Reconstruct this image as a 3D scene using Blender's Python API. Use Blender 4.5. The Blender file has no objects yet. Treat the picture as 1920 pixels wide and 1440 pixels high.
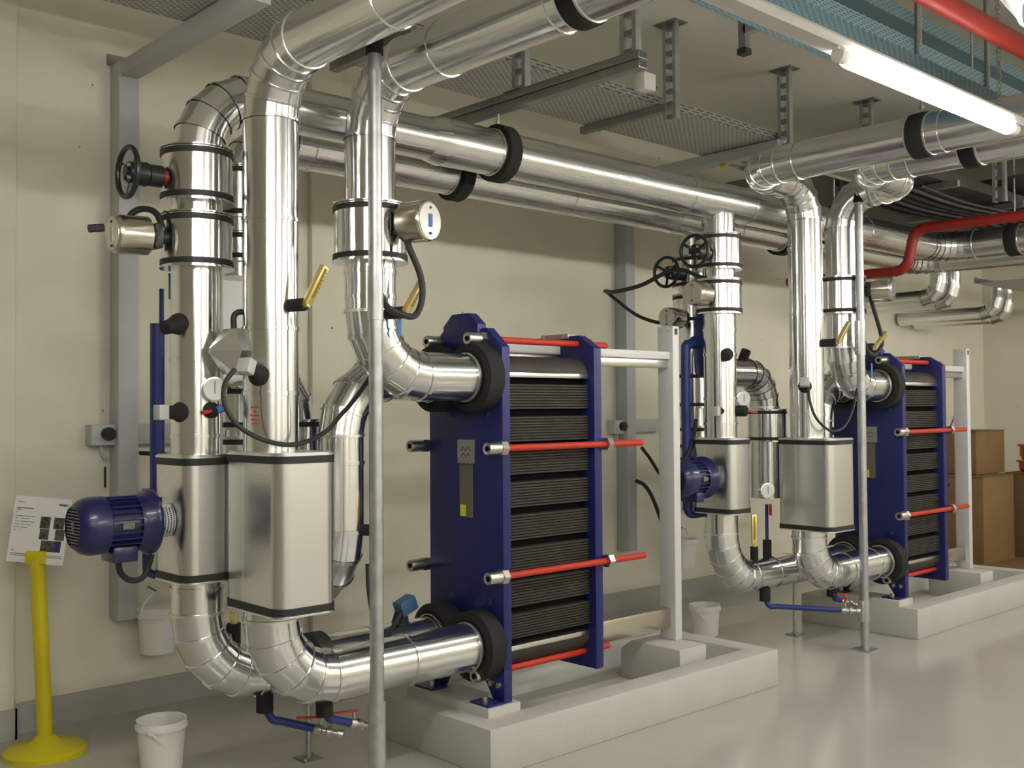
import bpy, bmesh, math, random
from mathutils import Vector as V, Matrix
random.seed(7)
scn = bpy.context.scene
C = scn.collection
PI = math.pi

# ---------------------------------------------------------------- camera, world, exposure
FPX = 1976.2
YAW, PITCH, ROLL = 0.825027, 0.0240914, 0.0069384
fwd = V((math.cos(YAW)*math.cos(PITCH), math.sin(YAW)*math.cos(PITCH), math.sin(PITCH)))
rgt = V((math.sin(YAW), -math.cos(YAW), 0)); dwn = fwd.cross(rgt)
r2 = rgt*math.cos(ROLL)+dwn*math.sin(ROLL); d2 = -rgt*math.sin(ROLL)+dwn*math.cos(ROLL)
cd = bpy.data.cameras.new('camera'); cam = bpy.data.objects.new('camera', cd); C.objects.link(cam)
cd.sensor_fit = 'HORIZONTAL'; cd.sensor_width = 36; cd.lens = 36*FPX/1920; cd.clip_start = 0.05
M = Matrix((r2, -d2, -fwd)).transposed().to_4x4(); M.translation = V((0, 0, 1.62)); cam.matrix_world = M
scn.camera = cam
w = bpy.data.worlds.new('world'); scn.world = w; w.use_nodes = True
w.node_tree.nodes['Background'].inputs[0].default_value = (0.02, 0.02, 0.02, 1)
vs = scn.view_settings
vs.view_transform = 'Standard'; vs.look = 'None'; vs.gamma = 1; vs.use_curve_mapping = False
vs.exposure = 1.98
LAMP = 17.0          # radiance of the fluorescent tubes

# ---------------------------------------------------------------- materials
MATS = {}
def nodes(name):
    m = bpy.data.materials.new(name); m.use_nodes = True
    return m, m.node_tree.nodes, m.node_tree.links, m.node_tree.nodes['Principled BSDF']
def mat(name, col, rough=0.5, metal=0.0, spec=0.5, noise=0.0, scale=40, bump=0.0, bscale=200, speck=None, coat=0.0):
    m, n, l, p = nodes(name)
    p.inputs['Base Color'].default_value = (*col, 1); p.inputs['Roughness'].default_value = rough
    p.inputs['Metallic'].default_value = metal; p.inputs['Specular IOR Level'].default_value = spec
    p.inputs['Coat Weight'].default_value = coat
    tc = n.new('ShaderNodeTexCoord'); src = None
    if noise:
        t = n.new('ShaderNodeTexNoise'); t.inputs['Scale'].default_value = scale; t.inputs['Detail'].default_value = 5
        l.new(tc.outputs['Object'], t.inputs['Vector'])
        r = n.new('ShaderNodeMapRange'); r.inputs[1].default_value = .3; r.inputs[2].default_value = .7
        r.inputs[3].default_value = 1-noise; r.inputs[4].default_value = 1+noise*.6; l.new(t.outputs['Fac'], r.inputs[0])
        h = n.new('ShaderNodeVectorMath'); h.operation = 'SCALE'; h.inputs[0].default_value = col
        l.new(r.outputs[0], h.inputs['Scale']); l.new(h.outputs[0], p.inputs['Base Color']); src = h.outputs[0]
    if speck:      # sparse dark chips
        sc, th, dark = speck
        v = n.new('ShaderNodeTexVoronoi'); v.inputs['Scale'].default_value = sc; l.new(tc.outputs['Object'], v.inputs['Vector'])
        t2 = n.new('ShaderNodeTexNoise'); t2.inputs['Scale'].default_value = sc*.37; l.new(tc.outputs['Object'], t2.inputs['Vector'])
        a = n.new('ShaderNodeMath'); a.operation = 'LESS_THAN'; a.inputs[1].default_value = th; l.new(v.outputs['Distance'], a.inputs[0])
        b = n.new('ShaderNodeMath'); b.operation = 'GREATER_THAN'; b.inputs[1].default_value = .53; l.new(t2.outputs['Fac'], b.inputs[0])
        c = n.new('ShaderNodeMath'); c.operation = 'MULTIPLY'; l.new(a.outputs[0], c.inputs[0]); l.new(b.outputs[0], c.inputs[1])
        mx = n.new('ShaderNodeMix'); mx.data_type = 'RGBA'; l.new(c.outputs[0], mx.inputs[0])
        if src: l.new(src, mx.inputs[6])
        else: mx.inputs[6].default_value = (*col, 1)
        mx.inputs[7].default_value = (*dark, 1); l.new(mx.outputs[2], p.inputs['Base Color'])
    if bump:
        t = n.new('ShaderNodeTexNoise'); t.inputs['Scale'].default_value = bscale; t.inputs['Detail'].default_value = 4
        l.new(tc.outputs['Object'], t.inputs['Vector'])
        b = n.new('ShaderNodeBump'); b.inputs['Strength'].default_value = bump; b.inputs['Distance'].default_value = .01
        l.new(t.outputs['Fac'], b.inputs['Height']); l.new(b.outputs[0], p.inputs['Normal'])
    MATS[name] = m
    return m
def clad_mat(name, col, rough, aniso):
    m, n, l, p = nodes(name)
    p.inputs['Base Color'].default_value = (*col, 1); p.inputs['Metallic'].default_value = 1
    p.inputs['Roughness'].default_value = rough; p.inputs['Anisotropic'].default_value = aniso; p.inputs['Anisotropic Rotation'].default_value = .25
    tg = n.new('ShaderNodeTangent'); tg.direction_type = 'UV_MAP'; tg.uv_map = 'UVMap'; l.new(tg.outputs[0], p.inputs['Tangent'])
    uv = n.new('ShaderNodeUVMap'); uv.uv_map = 'UVMap'
    mp = n.new('ShaderNodeMapping'); mp.inputs['Scale'].default_value = (60, 1.2, 1); l.new(uv.outputs[0], mp.inputs[0])
    t = n.new('ShaderNodeTexNoise'); t.inputs['Scale'].default_value = 1.0; t.inputs['Detail'].default_value = 3; l.new(mp.outputs[0], t.inputs['Vector'])
    r = n.new('ShaderNodeMapRange'); r.inputs[3].default_value = rough-.05; r.inputs[4].default_value = rough+.07; l.new(t.outputs['Fac'], r.inputs[0])
    l.new(r.outputs[0], p.inputs['Roughness'])
    tc = n.new('ShaderNodeTexCoord'); t2 = n.new('ShaderNodeTexNoise'); t2.inputs['Scale'].default_value = 7; l.new(tc.outputs['Object'], t2.inputs['Vector'])
    b = n.new('ShaderNodeBump'); b.inputs['Strength'].default_value = .02; b.inputs['Distance'].default_value = .02
    l.new(t2.outputs['Fac'], b.inputs['Height']); l.new(b.outputs[0], p.inputs['Normal'])
    MATS[name] = m
def slot_mat(name, col, dark, sx, sy, metal=.6, rough=.5, rot=False):      # punched sheet: rows of small slots
    m, n, l, p = nodes(name)
    tc = n.new('ShaderNodeTexCoord'); b = n.new('ShaderNodeTexBrick'); mp = n.new('ShaderNodeMapping')
    mp.inputs['Scale'].default_value = (sx, sy, sy); l.new(tc.outputs['Object'], mp.inputs[0]); l.new(mp.outputs[0], b.inputs['Vector'])
    if rot: mp.inputs['Rotation'].default_value = (PI/2, 0, 0)
    b.inputs['Color1'].default_value = (*dark, 1); b.inputs['Color2'].default_value = (*dark, 1); b.inputs['Mortar'].default_value = (*col, 1)
    b.inputs['Scale'].default_value = 1; b.inputs['Mortar Size'].default_value = .17; b.inputs['Brick Width'].default_value = 1; b.inputs['Row Height'].default_value = .5
    b.inputs['Mortar Smooth'].default_value = 0
    l.new(b.outputs['Color'], p.inputs['Base Color']); p.inputs['Metallic'].default_value = metal; p.inputs['Roughness'].default_value = rough
    MATS[name] = m
def emit_mat(name, col, s):
    m, n, l, p = nodes(name)
    p.inputs['Base Color'].default_value = (1, 1, 1, 1); p.inputs['Emission Color'].default_value = (*col, 1); p.inputs['Emission Strength'].default_value = s
    MATS[name] = m

mat('wall', (.75, .725, .60), .85, noise=.04, scale=2.5, bump=.05, bscale=60, speck=(6.5, .05, (.20, .17, .14)))
mat('ceiling', (.68, .655, .555), .9, noise=.03, scale=2)
mat('floor', (.46, .445, .41), .16, noise=.05, scale=1.3, spec=.5, bump=.01, bscale=15)
mat('skirting', (.40, .40, .385), .6, noise=.05, scale=4)
mat('concrete', (.50, .49, .465), .55, noise=.06, scale=3, bump=.15, bscale=50, speck=(30, .06, (.22, .21, .2)))
clad_mat('clad', (.77, .78, .79), .18, .8)
clad_mat('clad_wall', (.76, .765, .77), .26, .65)
mat('clad_box', (.72, .725, .73), .30, 1.0, bump=.02, bscale=9)
mat('seam', (.80, .80, .80), .3, 1.0)
mat('rubber', (.018, .018, .019), .55)
mat('black_paint', (.012, .014, .016), .35)
mat('black_foam', (.013, .0125, .0125), .85)
mat('blue', (.010, .0145, .125), .42, noise=.08, scale=6)
mat('blue_motor', (.009, .012, .082), .3, coat=.2)
mat('blue_pipe', (.018, .035, .20), .45)
mat('red', (.48, .030, .011), .5)
mat('red_pipe', (.27, .011, .006), .5)
mat('gasket', (.050, .044, .036), .6, .35, noise=.15, scale=12)
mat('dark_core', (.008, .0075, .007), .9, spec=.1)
mat('steel', (.62, .61, .58), .28, 1.0)
mat('nut', (.55, .54, .5), .32, 1.0)
mat('zinc', (.46, .48, .49), .42, .85, noise=.16, scale=18)
mat('zinc_dark', (.30, .30, .29), .5, .8, noise=.12, scale=12)
mat('stainless', (.62, .58, .50), .22, 1.0)
mat('white_paint', (.60, .60, .59), .4)
mat('grey_paint', (.47, .485, .49), .5, noise=.03, scale=5)
mat('plastic_grey', (.50, .51, .50), .5)
mat('plastic_white', (.78, .77, .74), .45)
mat('bucket', (.84, .83, .80), .4)
mat('yellow', (.62, .53, .008), .4)
mat('yellow_tag', (.75, .68, .02), .5)
mat('brass', (.80, .66, .27), .35, .8)
mat('thermo_glass', (.35, .25, .06), .25, .3)
mat('blue_tag', (.04, .16, .42), .5)
mat('teal_box', (.035, .11, .22), .5)
mat('card', (.21, .125, .052), .85, noise=.07, scale=6)
mat('card_dark', (.055, .033, .016), .9)
mat('tape', (.36, .24, .12), .35)
mat('orange', (.75, .11, .015), .4)
mat('orange_label', (.75, .55, .38), .5)
mat('paper', (.80, .79, .82), .7)
mat('ink', (.05, .05, .06), .7)
mat('print_dark', (.10, .085, .08), .7, noise=.9, scale=45)
mat('print_blue', (.03, .035, .16), .7, noise=.5, scale=60)
mat('dial', (.75, .78, .78), .4)
mat('plate_grey', (.36, .35, .33), .45, .5)
mat('plate_olive', (.17, .16, .12), .5, .3)
mat('foil_white', (.74, .73, .71), .5)
mat('trunking', (.66, .65, .62), .45)
mat('tray_blue', (.20, .33, .39), .5)
mat('sticker_red', (.5, .05, .05), .6)
mat('board_white', (.92, .92, .92), .5)
slot_mat('tray_slots', (.50, .495, .47), (.05, .05, .05), 20, 28, .3)
slot_mat('tray_blue_slots', (.20, .33, .39), (.03, .05, .06), 18, 40, 0)
slot_mat('tray_side_slots', (.20, .33, .39), (.03, .05, .06), 18, 40, 0, rot=True)
slot_mat('zinc_side_slots', (.40, .40, .385), (.10, .10, .10), 10, 26, .6, rot=True)
mat('shaded_steel', (.06, .055, .05), .6, .3, noise=.3, scale=5)  # far-right tray steel, near black to stand for the shadow under the ceiling
emit_mat('tube_light', (1.0, .965, .90), LAMP)

# ---------------------------------------------------------------- mesh helpers
ORG = {}
def basis(ax):
    ax = V(ax).normalized()
    t = V((0, 0, 1)) if abs(ax.z) < .9 else V((1, 0, 0))
    a = t.cross(ax).normalized(); b = ax.cross(a).normalized()
    return ax, a, b
class MB:
    def __init__(s): s.v = []; s.f = []; s.uv = {}
    def add(s, vs, fs):
        o = len(s.v); s.v += [V(x) for x in vs]; s.f += [tuple(i+o for i in f) for f in fs]; return s
    def box(s, x0, x1, y0, y1, z0, z1):
        return s.add([(x, y, z) for z in (z0, z1) for y in (y0, y1) for x in (x0, x1)],
                     [(0, 2, 3, 1), (4, 5, 7, 6), (0, 1, 5, 4), (2, 6, 7, 3), (0, 4, 6, 2), (1, 3, 7, 5)])
    def obox(s, c, ex, ey, ez, hx, hy, hz):      # oriented box
        c, ex, ey, ez = V(c), V(ex).normalized(), V(ey).normalized(), V(ez).normalized()
        vs = [c+ex*hx*i+ey*hy*j+ez*hz*k for k in (-1, 1) for j in (-1, 1) for i in (-1, 1)]
        return s.add(vs, [(0, 2, 3, 1), (4, 5, 7, 6), (0, 1, 5, 4), (2, 6, 7, 3), (0, 4, 6, 2), (1, 3, 7, 5)])
    def bar(s, p0, p1, wd, ht, up=(0, 0, 1)):
        p0, p1 = V(p0), V(p1); d = (p1-p0); e = d.normalized(); sd = e.cross(V(up)).normalized(); u = sd.cross(e)
        return s.obox((p0+p1)/2, e, sd, u, d.length/2, wd/2, ht/2)
    def rings(s, rr, seg=24, caps=(True, True)):  # rr: (centre, a, b, radius)
        o = len(s.v); n = len(rr)
        for j, (c, a, b, r) in enumerate(rr):
            for i in range(seg):
                t = 2*PI*i/seg; s.v.append(V(c)+(a*math.cos(t)+b*math.sin(t))*r)
        for j in range(n-1):
            for i in range(seg):
                k = (i+1) % seg; s.f.append((o+j*seg+i, o+j*seg+k, o+(j+1)*seg+k, o+(j+1)*seg+i))
        if caps[0]: s.f.append(tuple(o+i for i in reversed(range(seg))))
        if caps[1]: s.f.append(tuple(o+(n-1)*seg+i for i in range(seg)))
        return s
    def cyl(s, p0, p1, r0, r1=None, seg=24, caps=(True, True)):
        p0, p1 = V(p0), V(p1); ax, a, b = basis(p1-p0)
        return s.rings([(p0, a, b, r0), (p1, a, b, r0 if r1 is None else r1)], seg, caps)
    def lathe(s, o, ax, prof, seg=24, caps=(True, True)):
        ax, a, b = basis(ax); return s.rings([(V(o)+ax*h, a, b, r) for r, h in prof], seg, caps)
    def path(s, pts, r, seg=10, sub=6):
        pts = [V(p) for p in pts]; q = []
        if len(pts) > 2 and sub > 1:
            P = [pts[0]*2-pts[1]]+pts+[pts[-1]*2-pts[-2]]
            for i in range(1, len(P)-2):
                for k in range(sub):
                    t = k/sub; a, b, c, d = P[i-1], P[i], P[i+1], P[i+2]
                    q.append(.5*((2*b)+(c-a)*t+(2*a-5*b+4*c-d)*t*t+(3*b-a-3*c+d)*t**3))
            q.append(pts[-1])
        else: q = pts
        ax, a, b = basis(q[1]-q[0]); rr = []
        for i, p in enumerate(q):
            d = (q[min(i+1, len(q)-1)]-q[max(i-1, 0)]).normalized()
            a = (a-d*a.dot(d)).normalized(); b = d.cross(a); rr.append((p, a, b, r))
        return s.rings(rr, seg)
    def prism(s, poly, o, eu, ev, en, d):          # polygon in (u,v), extruded along en by d
        o, eu, ev, en = V(o), V(eu), V(ev), V(en); n = len(poly)
        vs = [o+eu*u+ev*v for u, v in poly]+[o+eu*u+ev*v+en*d for u, v in poly]
        fs = [tuple(reversed(range(n))), tuple(range(n, 2*n))]+[(i, (i+1) % n, n+(i+1) % n, n+i) for i in range(n)]
        return s.add(vs, fs)
    def torus(s, c, ax, R, r, seg=32, sr=10, t0=0, t1=2*PI):
        ax, a, b = basis(ax); full = abs(t1-t0-2*PI) < 1e-6; o = len(s.v); n = seg if full else seg+1
        for i in range(n):
            t = t0+(t1-t0)*i/seg; e = a*math.cos(t)+b*math.sin(t)
            for j in range(sr):
                p = 2*PI*j/sr; s.v.append(V(c)+e*(R+r*math.cos(p))+ax*r*math.sin(p))
        for i in range(seg):
            k = (i+1) % n
            for j in range(sr):
                m = (j+1) % sr; s.f.append((o+i*sr+j, o+k*sr+j, o+k*sr+m, o+i*sr+m))
        return s
    def hexnut(s, p0, p1, r): return s.cyl(p0, p1, r, seg=6)
    def build(s, name, m, parent=None, bevel=0, smooth=True, uvaxis=None, kind=None):
        me = bpy.data.meshes.new(name)
        if parent is not None: org = ORG[parent.name]
        else:
            xs = [p.x for p in s.v]; ys = [p.y for p in s.v]
            org = V(((min(xs)+max(xs))/2, (min(ys)+max(ys))/2, min(p.z for p in s.v)))
        me.from_pydata([p-org for p in s.v], [], s.f)
        bm = bmesh.new(); bm.from_mesh(me); bmesh.ops.recalc_face_normals(bm, faces=bm.faces)
        if bevel:
            es = [e for e in bm.edges if len(e.link_faces) == 2 and e.calc_face_angle(0) > .6]
            bmesh.ops.bevel(bm, geom=es, offset=bevel, segments=2, affect='EDGES', profile=.5, clamp_overlap=True)
        if uvaxis is not None:
            ax, a, b = basis(uvaxis[1]); c0 = V(uvaxis[0])-org; lay = bm.loops.layers.uv.new('UVMap')
            for f in bm.faces:
                q = f.calc_center_median()-c0; tc = math.atan2(q.dot(b), q.dot(a))
                for lp in f.loops:
                    p = lp.vert.co-c0; t = math.atan2(p.dot(b), p.dot(a))
                    while t-tc > PI: t -= 2*PI
                    while t-tc < -PI: t += 2*PI
                    lp[lay].uv = (t/(2*PI), p.dot(ax))
        bm.to_mesh(me); bm.free()
        if smooth:
            for p in me.polygons: p.use_smooth = True
            me.set_sharp_from_angle(angle=.6)
        me.materials.append(MATS[m])
        o = bpy.data.objects.new(name, me); C.objects.link(o)
        if parent is not None:
            o.parent = parent; ORG[o.name] = org
        else:
            o.location = org; ORG[o.name] = org
        if kind: o['kind'] = kind
        return o
def thing(name, label, cat, loc, group=None):
    o = bpy.data.objects.new(name, None); o.empty_display_size = .1; o.location = loc; C.objects.link(o); ORG[o.name] = V(loc)
    o['label'] = label; o['category'] = cat
    if group: o['group'] = group
    return o
def tag(o, label, cat, group=None):
    o['label'] = label; o['category'] = cat
    if group: o['group'] = group
    return o
def struct(o, label=None):
    o['kind'] = 'structure'
    if label: o['label'] = label
    return o
X, Y, Z = V((1, 0, 0)), V((0, 1, 0)), V((0, 0, 1))

# ================================================================ ROOM
X0, X1, Y0, Y1, ZC = -7.0, 13.2, -5.5, 5.645, 4.0
struct(MB().box(X0-.2, X1+.2, Y0-.2, Y1+.2, -.2, 0).build('floor', 'floor', smooth=False), 'pale grey glossy epoxy floor')
struct(MB().box(X0-.2, X1+.2, Y0-.2, Y1+.2, ZC, ZC+.2).build('ceiling', 'ceiling', smooth=False), 'cream painted concrete ceiling')
struct(MB().box(X0, X1, Y1, Y1+.2, 0, ZC).build('wall_back', 'wall', smooth=False), 'cream wall behind the pipework with small chips')
struct(MB().box(X1, X1+.2, Y0, Y1, 0, ZC).build('wall_right', 'wall', smooth=False), 'cream end wall behind the cardboard boxes')
struct(MB().box(X0-.2, X0, Y0, Y1, 0, ZC).build('wall_left', 'wall', smooth=False))
struct(MB().box(X0, X1, Y0-.2, Y0, 0, ZC).build('wall_front', 'wall', smooth=False))
struct(MB().box(.9, 1.755, 5.56, Y1, 0, ZC).build('trim_1', 'wall', bevel=.008), 'cream wall pilaster at the left edge')
struct(MB().box(3.50, 3.73, 5.60, Y1, .155, ZC).build('trim_2', 'wall', bevel=.006), 'narrow cream wall pilaster behind the foreground risers')
struct(MB().box(.9, 1.765, 5.55, 5.56, 0, .15).box(1.755, 1.765, 5.55, Y1, 0, .15).build('baseboard_left', 'skirting', smooth=False), 'grey painted base of the pilaster')
struct(MB().box(1.765, X1, Y1-.012, Y1, 0, .155).build('baseboard_back', 'skirting', smooth=False), 'grey painted skirting along the cream wall')
struct(MB().box(X1-.012, X1, Y0, Y1, 0, .155).build('baseboard_right', 'skirting', smooth=False), 'grey skirting on the end wall')

# ================================================================ LIGHT ROWS
def lamp_row(name, y, z, xs, label):
    t = thing(name, label, 'lamp', (xs[0], y, z+.06), 'fluorescent light rows')
    return t
def fixture(x0, x1, y, z, label, group):
    t = thing('fluorescent_lamp', label, 'lamp', ((x0+x1)/2, y, z-.03), group)
    MB().lathe((x0+.05, y, z), X, [(.018, 0), (.03, .012), (.033, .03), (.033, x1-x0-.13), (.03, x1-x0-.112), (.018, x1-x0-.10)], 20).build('light_tube', 'tube_light', t)
    for xx, d in ((x0, 1), (x1, -1)):
        MB().cyl((xx, y, z), (xx+d*.05, y, z), .026, seg=16).build('end_cap', 'plastic_white', t)
        MB().box(xx-.012, xx+.012, y-.012, y+.012, z+.015, z+.03).build('tube_clip', 'plastic_white', t)
    return t
def trunk(x0, x1, y, z, label, group):
    m = MB()
    prof = [(-.036, 0), (-.04, .008), (-.04, .03), (-.03, .045), (.03, .045), (.04, .03), (.04, .008), (.036, 0)]
    m.prism(prof, (x0, y, z), Y, Z, X, x1-x0)
    o = m.build('light_trunking', 'trunking', smooth=False); return tag(o, label, 'trunking', group)
trunk(-3.5, 13.0, 1.94, 2.885, 'white trunking rail that carries the glowing tube light', None)
fixture(3.34, 4.86, 1.92, 2.86, 'glowing tube light under the white trunking, upper right', None)
fixture(.15, 1.7, 1.92, 2.86, 'tube light of the same trunking, out of frame', 'unseen tube lights')
fixture(6.7, 8.25, 1.92, 2.86, 'tube light of the same trunking, out of frame', 'unseen tube lights')
fixture(9.7, 11.25, 1.92, 2.86, 'tube light of the same trunking, out of frame', 'unseen tube lights')
for yy in (-1.2, -4.2):  # unseen lamp rows, added for fill and streaks on the metal cladding
    trunk(-3.5, 13.0, yy, 2.885, 'unseen white light trunking added behind the camera', 'unseen added trunkings')
    for xa in (-1.6, 1.6, 4.8, 8.0, 11.2):
        fixture(xa, xa+1.55, yy, 2.86, 'unseen tube light added behind the camera', 'unseen added tube lights')

# ================================================================ PIPE RUNS
def ringlist(prof, p0, ax, a, b): return [(p0+ax*h, a, b, r) for r, h in prof]
def straight(parent, p0, p1, r, m='clad', seams=(), lip=.005, seg=40):
    """straight cladding sections split at the fractions in seams (absolute metres from p0)"""
    p0, p1 = V(p0), V(p1); ax, a, b = basis(p1-p0); L = (p1-p0).length
    cuts = [0]+[s for s in seams if .02 < s < L-.02]+[L]
    for i in range(len(cuts)-1):
        h0, h1 = cuts[i], cuts[i+1]; pr = []
        if i > 0: pr += [(r, h0), (r+lip, h0+.0005), (r+lip, h0+.017), (r, h0+.018)]
        else: pr += [(r, h0)]
        pr += [(r, h1)]
        MB().rings(ringlist(pr, p0, ax, a, b), seg, (i == 0, i == len(cuts)-2)).build('pipe_section', m, parent, uvaxis=(p0, ax))
def elbow(parent, c, d0, d1, R, r, n=5, m='clad', lip=.005, seg=40):
    """lobster-back bend: enters corner point c along d0 and leaves along d1; each gore its own sheet"""
    c, d0, d1 = V(c), V(d0).normalized(), V(d1).normalized()
    ang = d0.angle(d1); T = R*math.tan(ang/2); o = c-d0*T+d1*0
    nrm = d0.cross(d1).normalized(); inn = nrm.cross(d0).normalized()       # towards bend centre
    cen = c-d0*T+inn*R
    def fr(t):
        q = Matrix.Rotation(t, 3, nrm); rad = q@(-inn); tan = q@d0
        return cen+rad*R, rad, nrm, tan
    for i in range(n):
        t0, t1 = ang*i/n, ang*(i+1)/n
        p0, ra, nb, tg = fr(t0); p1, rb, nb2, tg1 = fr(t1)
        k = 1/math.cos((t1-t0)/2)
        def lerp(h):
            f = h/(p1-p0).length
            return p0.lerp(p1, f), ra.lerp(rb, f).normalized(), nrm
        L = (p1-p0).length; rr = []
        for rad, h in ((r+lip, 0), (r+lip, .014), (r, .015), (r, L)):
            pc, aa, bb = lerp(h); rr.append((pc, aa, bb, rad))
        MB().rings(rr, seg, (False, False)).build('elbow_gore', m, parent, uvaxis=((p0+p1)/2, p1-p0))
    p1, rb, nb2, tg1 = fr(ang); L = .012
    MB().rings([(p1, rb, nrm, r+lip), (p1+tg1*.012, rb, nrm, r+lip), (p1+tg1*.0135, rb, nrm, r)], seg, (False, False)).build('seam_band', 'seam', parent)
    return T
def pipe(name, label, cat, pts, r, R=.2, n=5, m='clad', seams=None, group=None, R_each=None):
    pts = [V(p) for p in pts]; seams = seams or {}
    low = min(pts, key=lambda p: p.z); t = thing(name, label, cat, low, group)
    cut0 = pts[0]
    for i in range(1, len(pts)):
        d0 = (pts[i]-pts[i-1]).normalized()
        if i < len(pts)-1:
            d1 = (pts[i+1]-pts[i]).normalized(); RR = (R_each or {}).get(i, R); T = RR*math.tan(d0.angle(d1)/2)
            e = pts[i]-d0*T
        else: e = pts[i]; T = 0
        if (e-cut0).dot(d0) > .01: straight(t, cut0, e, r, m, seams.get(i-1, ()))
        if i < len(pts)-1:
            elbow(t, pts[i], d0, d1, RR, r, n, m); cut0 = pts[i]+d1*T
    return t
def band(parent, c, ax, r, wd, th, m='rubber', name='rubber_band'):
    ax = V(ax).normalized()
    return MB().lathe(V(c)-ax*wd/2, ax, [(r, 0), (r+th, .001), (r+th, wd-.001), (r, wd)], 40, (False, False)).build(name, m, parent)
def valve_jacket(label, c, z0, z1, rj, rp, group=None, name='valve_jacket'):
    """fat removable insulation drum around a valve, with a black strap near each rim"""
    t = thing(name, label, 'valve', (c[0], c[1], z0), group); p = V((c[0], c[1], 0))
    MB().rings([(p+Z*z0, X, Y, rp-.004), (p+Z*z0, X, Y, rj+.008), (p+Z*(z0+.006), X, Y, rj+.008), (p+Z*(z0+.008), X, Y, rj), (p+Z*(z1-.008), X, Y, rj), (p+Z*(z1-.006), X, Y, rj+.008), (p+Z*z1, X, Y, rj+.008), (p+Z*z1, X, Y, rp-.004)], 48, (False, False)).build('drum', 'clad', t, uvaxis=(p, Z))
    for z in (z0+.024, z1-.024): band(t, p+Z*z, Z, rj, .024, .005)
    return t
def handwheel(parent, c, ax, R):
    ax = V(ax).normalized(); e, a, b = basis(ax)
    wh = MB().torus(c, ax, R, .011, 36, 10).build('wheel_rim', 'black_paint', parent)
    for k in range(3):
        t = 2*PI*k/3+.5; d = a*math.cos(t)+b*math.sin(t)
        MB().path([V(c)-ax*.02, V(c)-ax*.012+d*R*.5, V(c)+d*R], .009, 8).build('spoke', 'black_paint', wh)
    MB().cyl(V(c)-ax*.035, V(c)+ax*.012, .022, seg=16).build('hub', 'black_paint', wh)
def gear_valve(label, c, z0, z1, rj, rp, d, L=.2, wr=.1, off=0.0):
    t = valve_jacket(label, c, z0, z1, rj, rp, name='handwheel_valve')
    d = V(d).normalized(); zc = (z0+z1)/2-.02; s = V((c[0], c[1], zc))+d*rj; sd = d.cross(Z)
    MB().cyl(s-d*.02, s+d*.018, .030, seg=24).build('stem_flange', 'red_pipe', t)
    MB().cyl(s+d*.012, s+d*.07, .044, seg=24).build('gearbox_neck', 'black_paint', t)
    g = MB().cyl(s+d*.075-sd*.0, s+d*.075+d*.075, .05, .043, seg=20).build('gearbox', 'black_paint', t, bevel=.004)
    for k in range(4):
        a = PI/4+k*PI/2; q = s+d*.15+(sd*math.cos(a)+Z*math.sin(a))*.034
        MB().cyl(q, q+d*.01, .008, seg=6).build('bolt', 'nut', g)
    MB().cyl(s+d*.14, s+d*L, .018, seg=14).build('shaft', 'black_paint', t)
    handwheel(t, s+d*L+Z*off, d, wr)
    return t
def actuator(label, c, zc, rj, d, L0=.09, L=.15, r=.077, group=None, window='blue_tag'):
    d = V(d).normalized(); s = V((c[0], c[1], zc))+d*rj
    t = thing('valve_actuator', label, 'actuator', s-Z*r, group); sd = d.cross(Z)
    MB().cyl(s-d*.03, s+d*L0*.6, .03, seg=20).build('mount_neck', 'black_paint', t)
    MB().obox(s+d*L0*.55, d, sd, Z, .018, .045, .05).build('mount_bracket', 'black_paint', t, bevel=.006)
    MB().lathe(s+d*L0*.7, d, [(.05, 0), (.058, .01), (.058, L0*.3)], 28).build('base_ring', 'black_paint', t)
    MB().lathe(s+d*L0, d, [(r*.9, 0), (r, .004), (r, L*.86), (r*.97, L*.95), (r*.9, L), (r*.2, L+.002)], 40).build('housing', 'stainless', t)
    cap = MB().lathe(s+d*(L0+L-.001), d, [(r*.86, 0), (r*.84, .004), (.001, .0045)], 36).build('end_cap', 'steel', t)
    e = s+d*(L0+L+.004)
    for k in (-1, 1): MB().cyl(e+Z*k*r*.62, e+Z*k*r*.62+d*.003, .006, seg=10).build('screw_hole', 'black_paint', cap)
    MB().obox(e, d, sd, Z, .0015, .013 if window == 'blue_tag' else .007, .028).build('position_window', window, cap)
    return t, s+d*L0*.7

def thermometer(label, p, d, tilt, L=.17, sl=.085, group=None):
    """black insulated pocket plus brass industrial thermometer leaning along tilt"""
    p, d, tilt = V(p), V(d).normalized(), V(tilt).normalized()
    t = thing('brass_thermometer', label, 'thermometer', p-Z*.03, group)
    MB().cyl(p-d*.03, p+d*sl, .026, seg=20).build('pocket_sleeve', 'black_foam', t)
    e = p+d*(sl+.012)
    MB().cyl(p+d*(sl-.01), e+d*.012, .014, seg=6).build('hex_fitting', 'brass', t)
    sd = tilt.cross(d) if tilt.cross(d).length > .05 else V((.75, -.66, 0)); sd.normalize(); up = sd.cross(tilt)
    f = MB().obox(e+tilt*L/2, tilt, sd, up, L/2, .017, .013).build('scale_case', 'brass', t, bevel=.003)
    q = e+tilt*L*.56-(up if up.dot(d) < 0 else -up)*.0133
    MB().obox(q, tilt, sd, up, L*.38, .0055, .0006).build('glass_tube', 'thermo_glass', f)
    for k in range(7): MB().obox(q+tilt*L*(k-3)*.1+sd*.0095, tilt, sd, up, .0012, .0035, .0006).build('scale_mark', 'ink', f)
    return t
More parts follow.
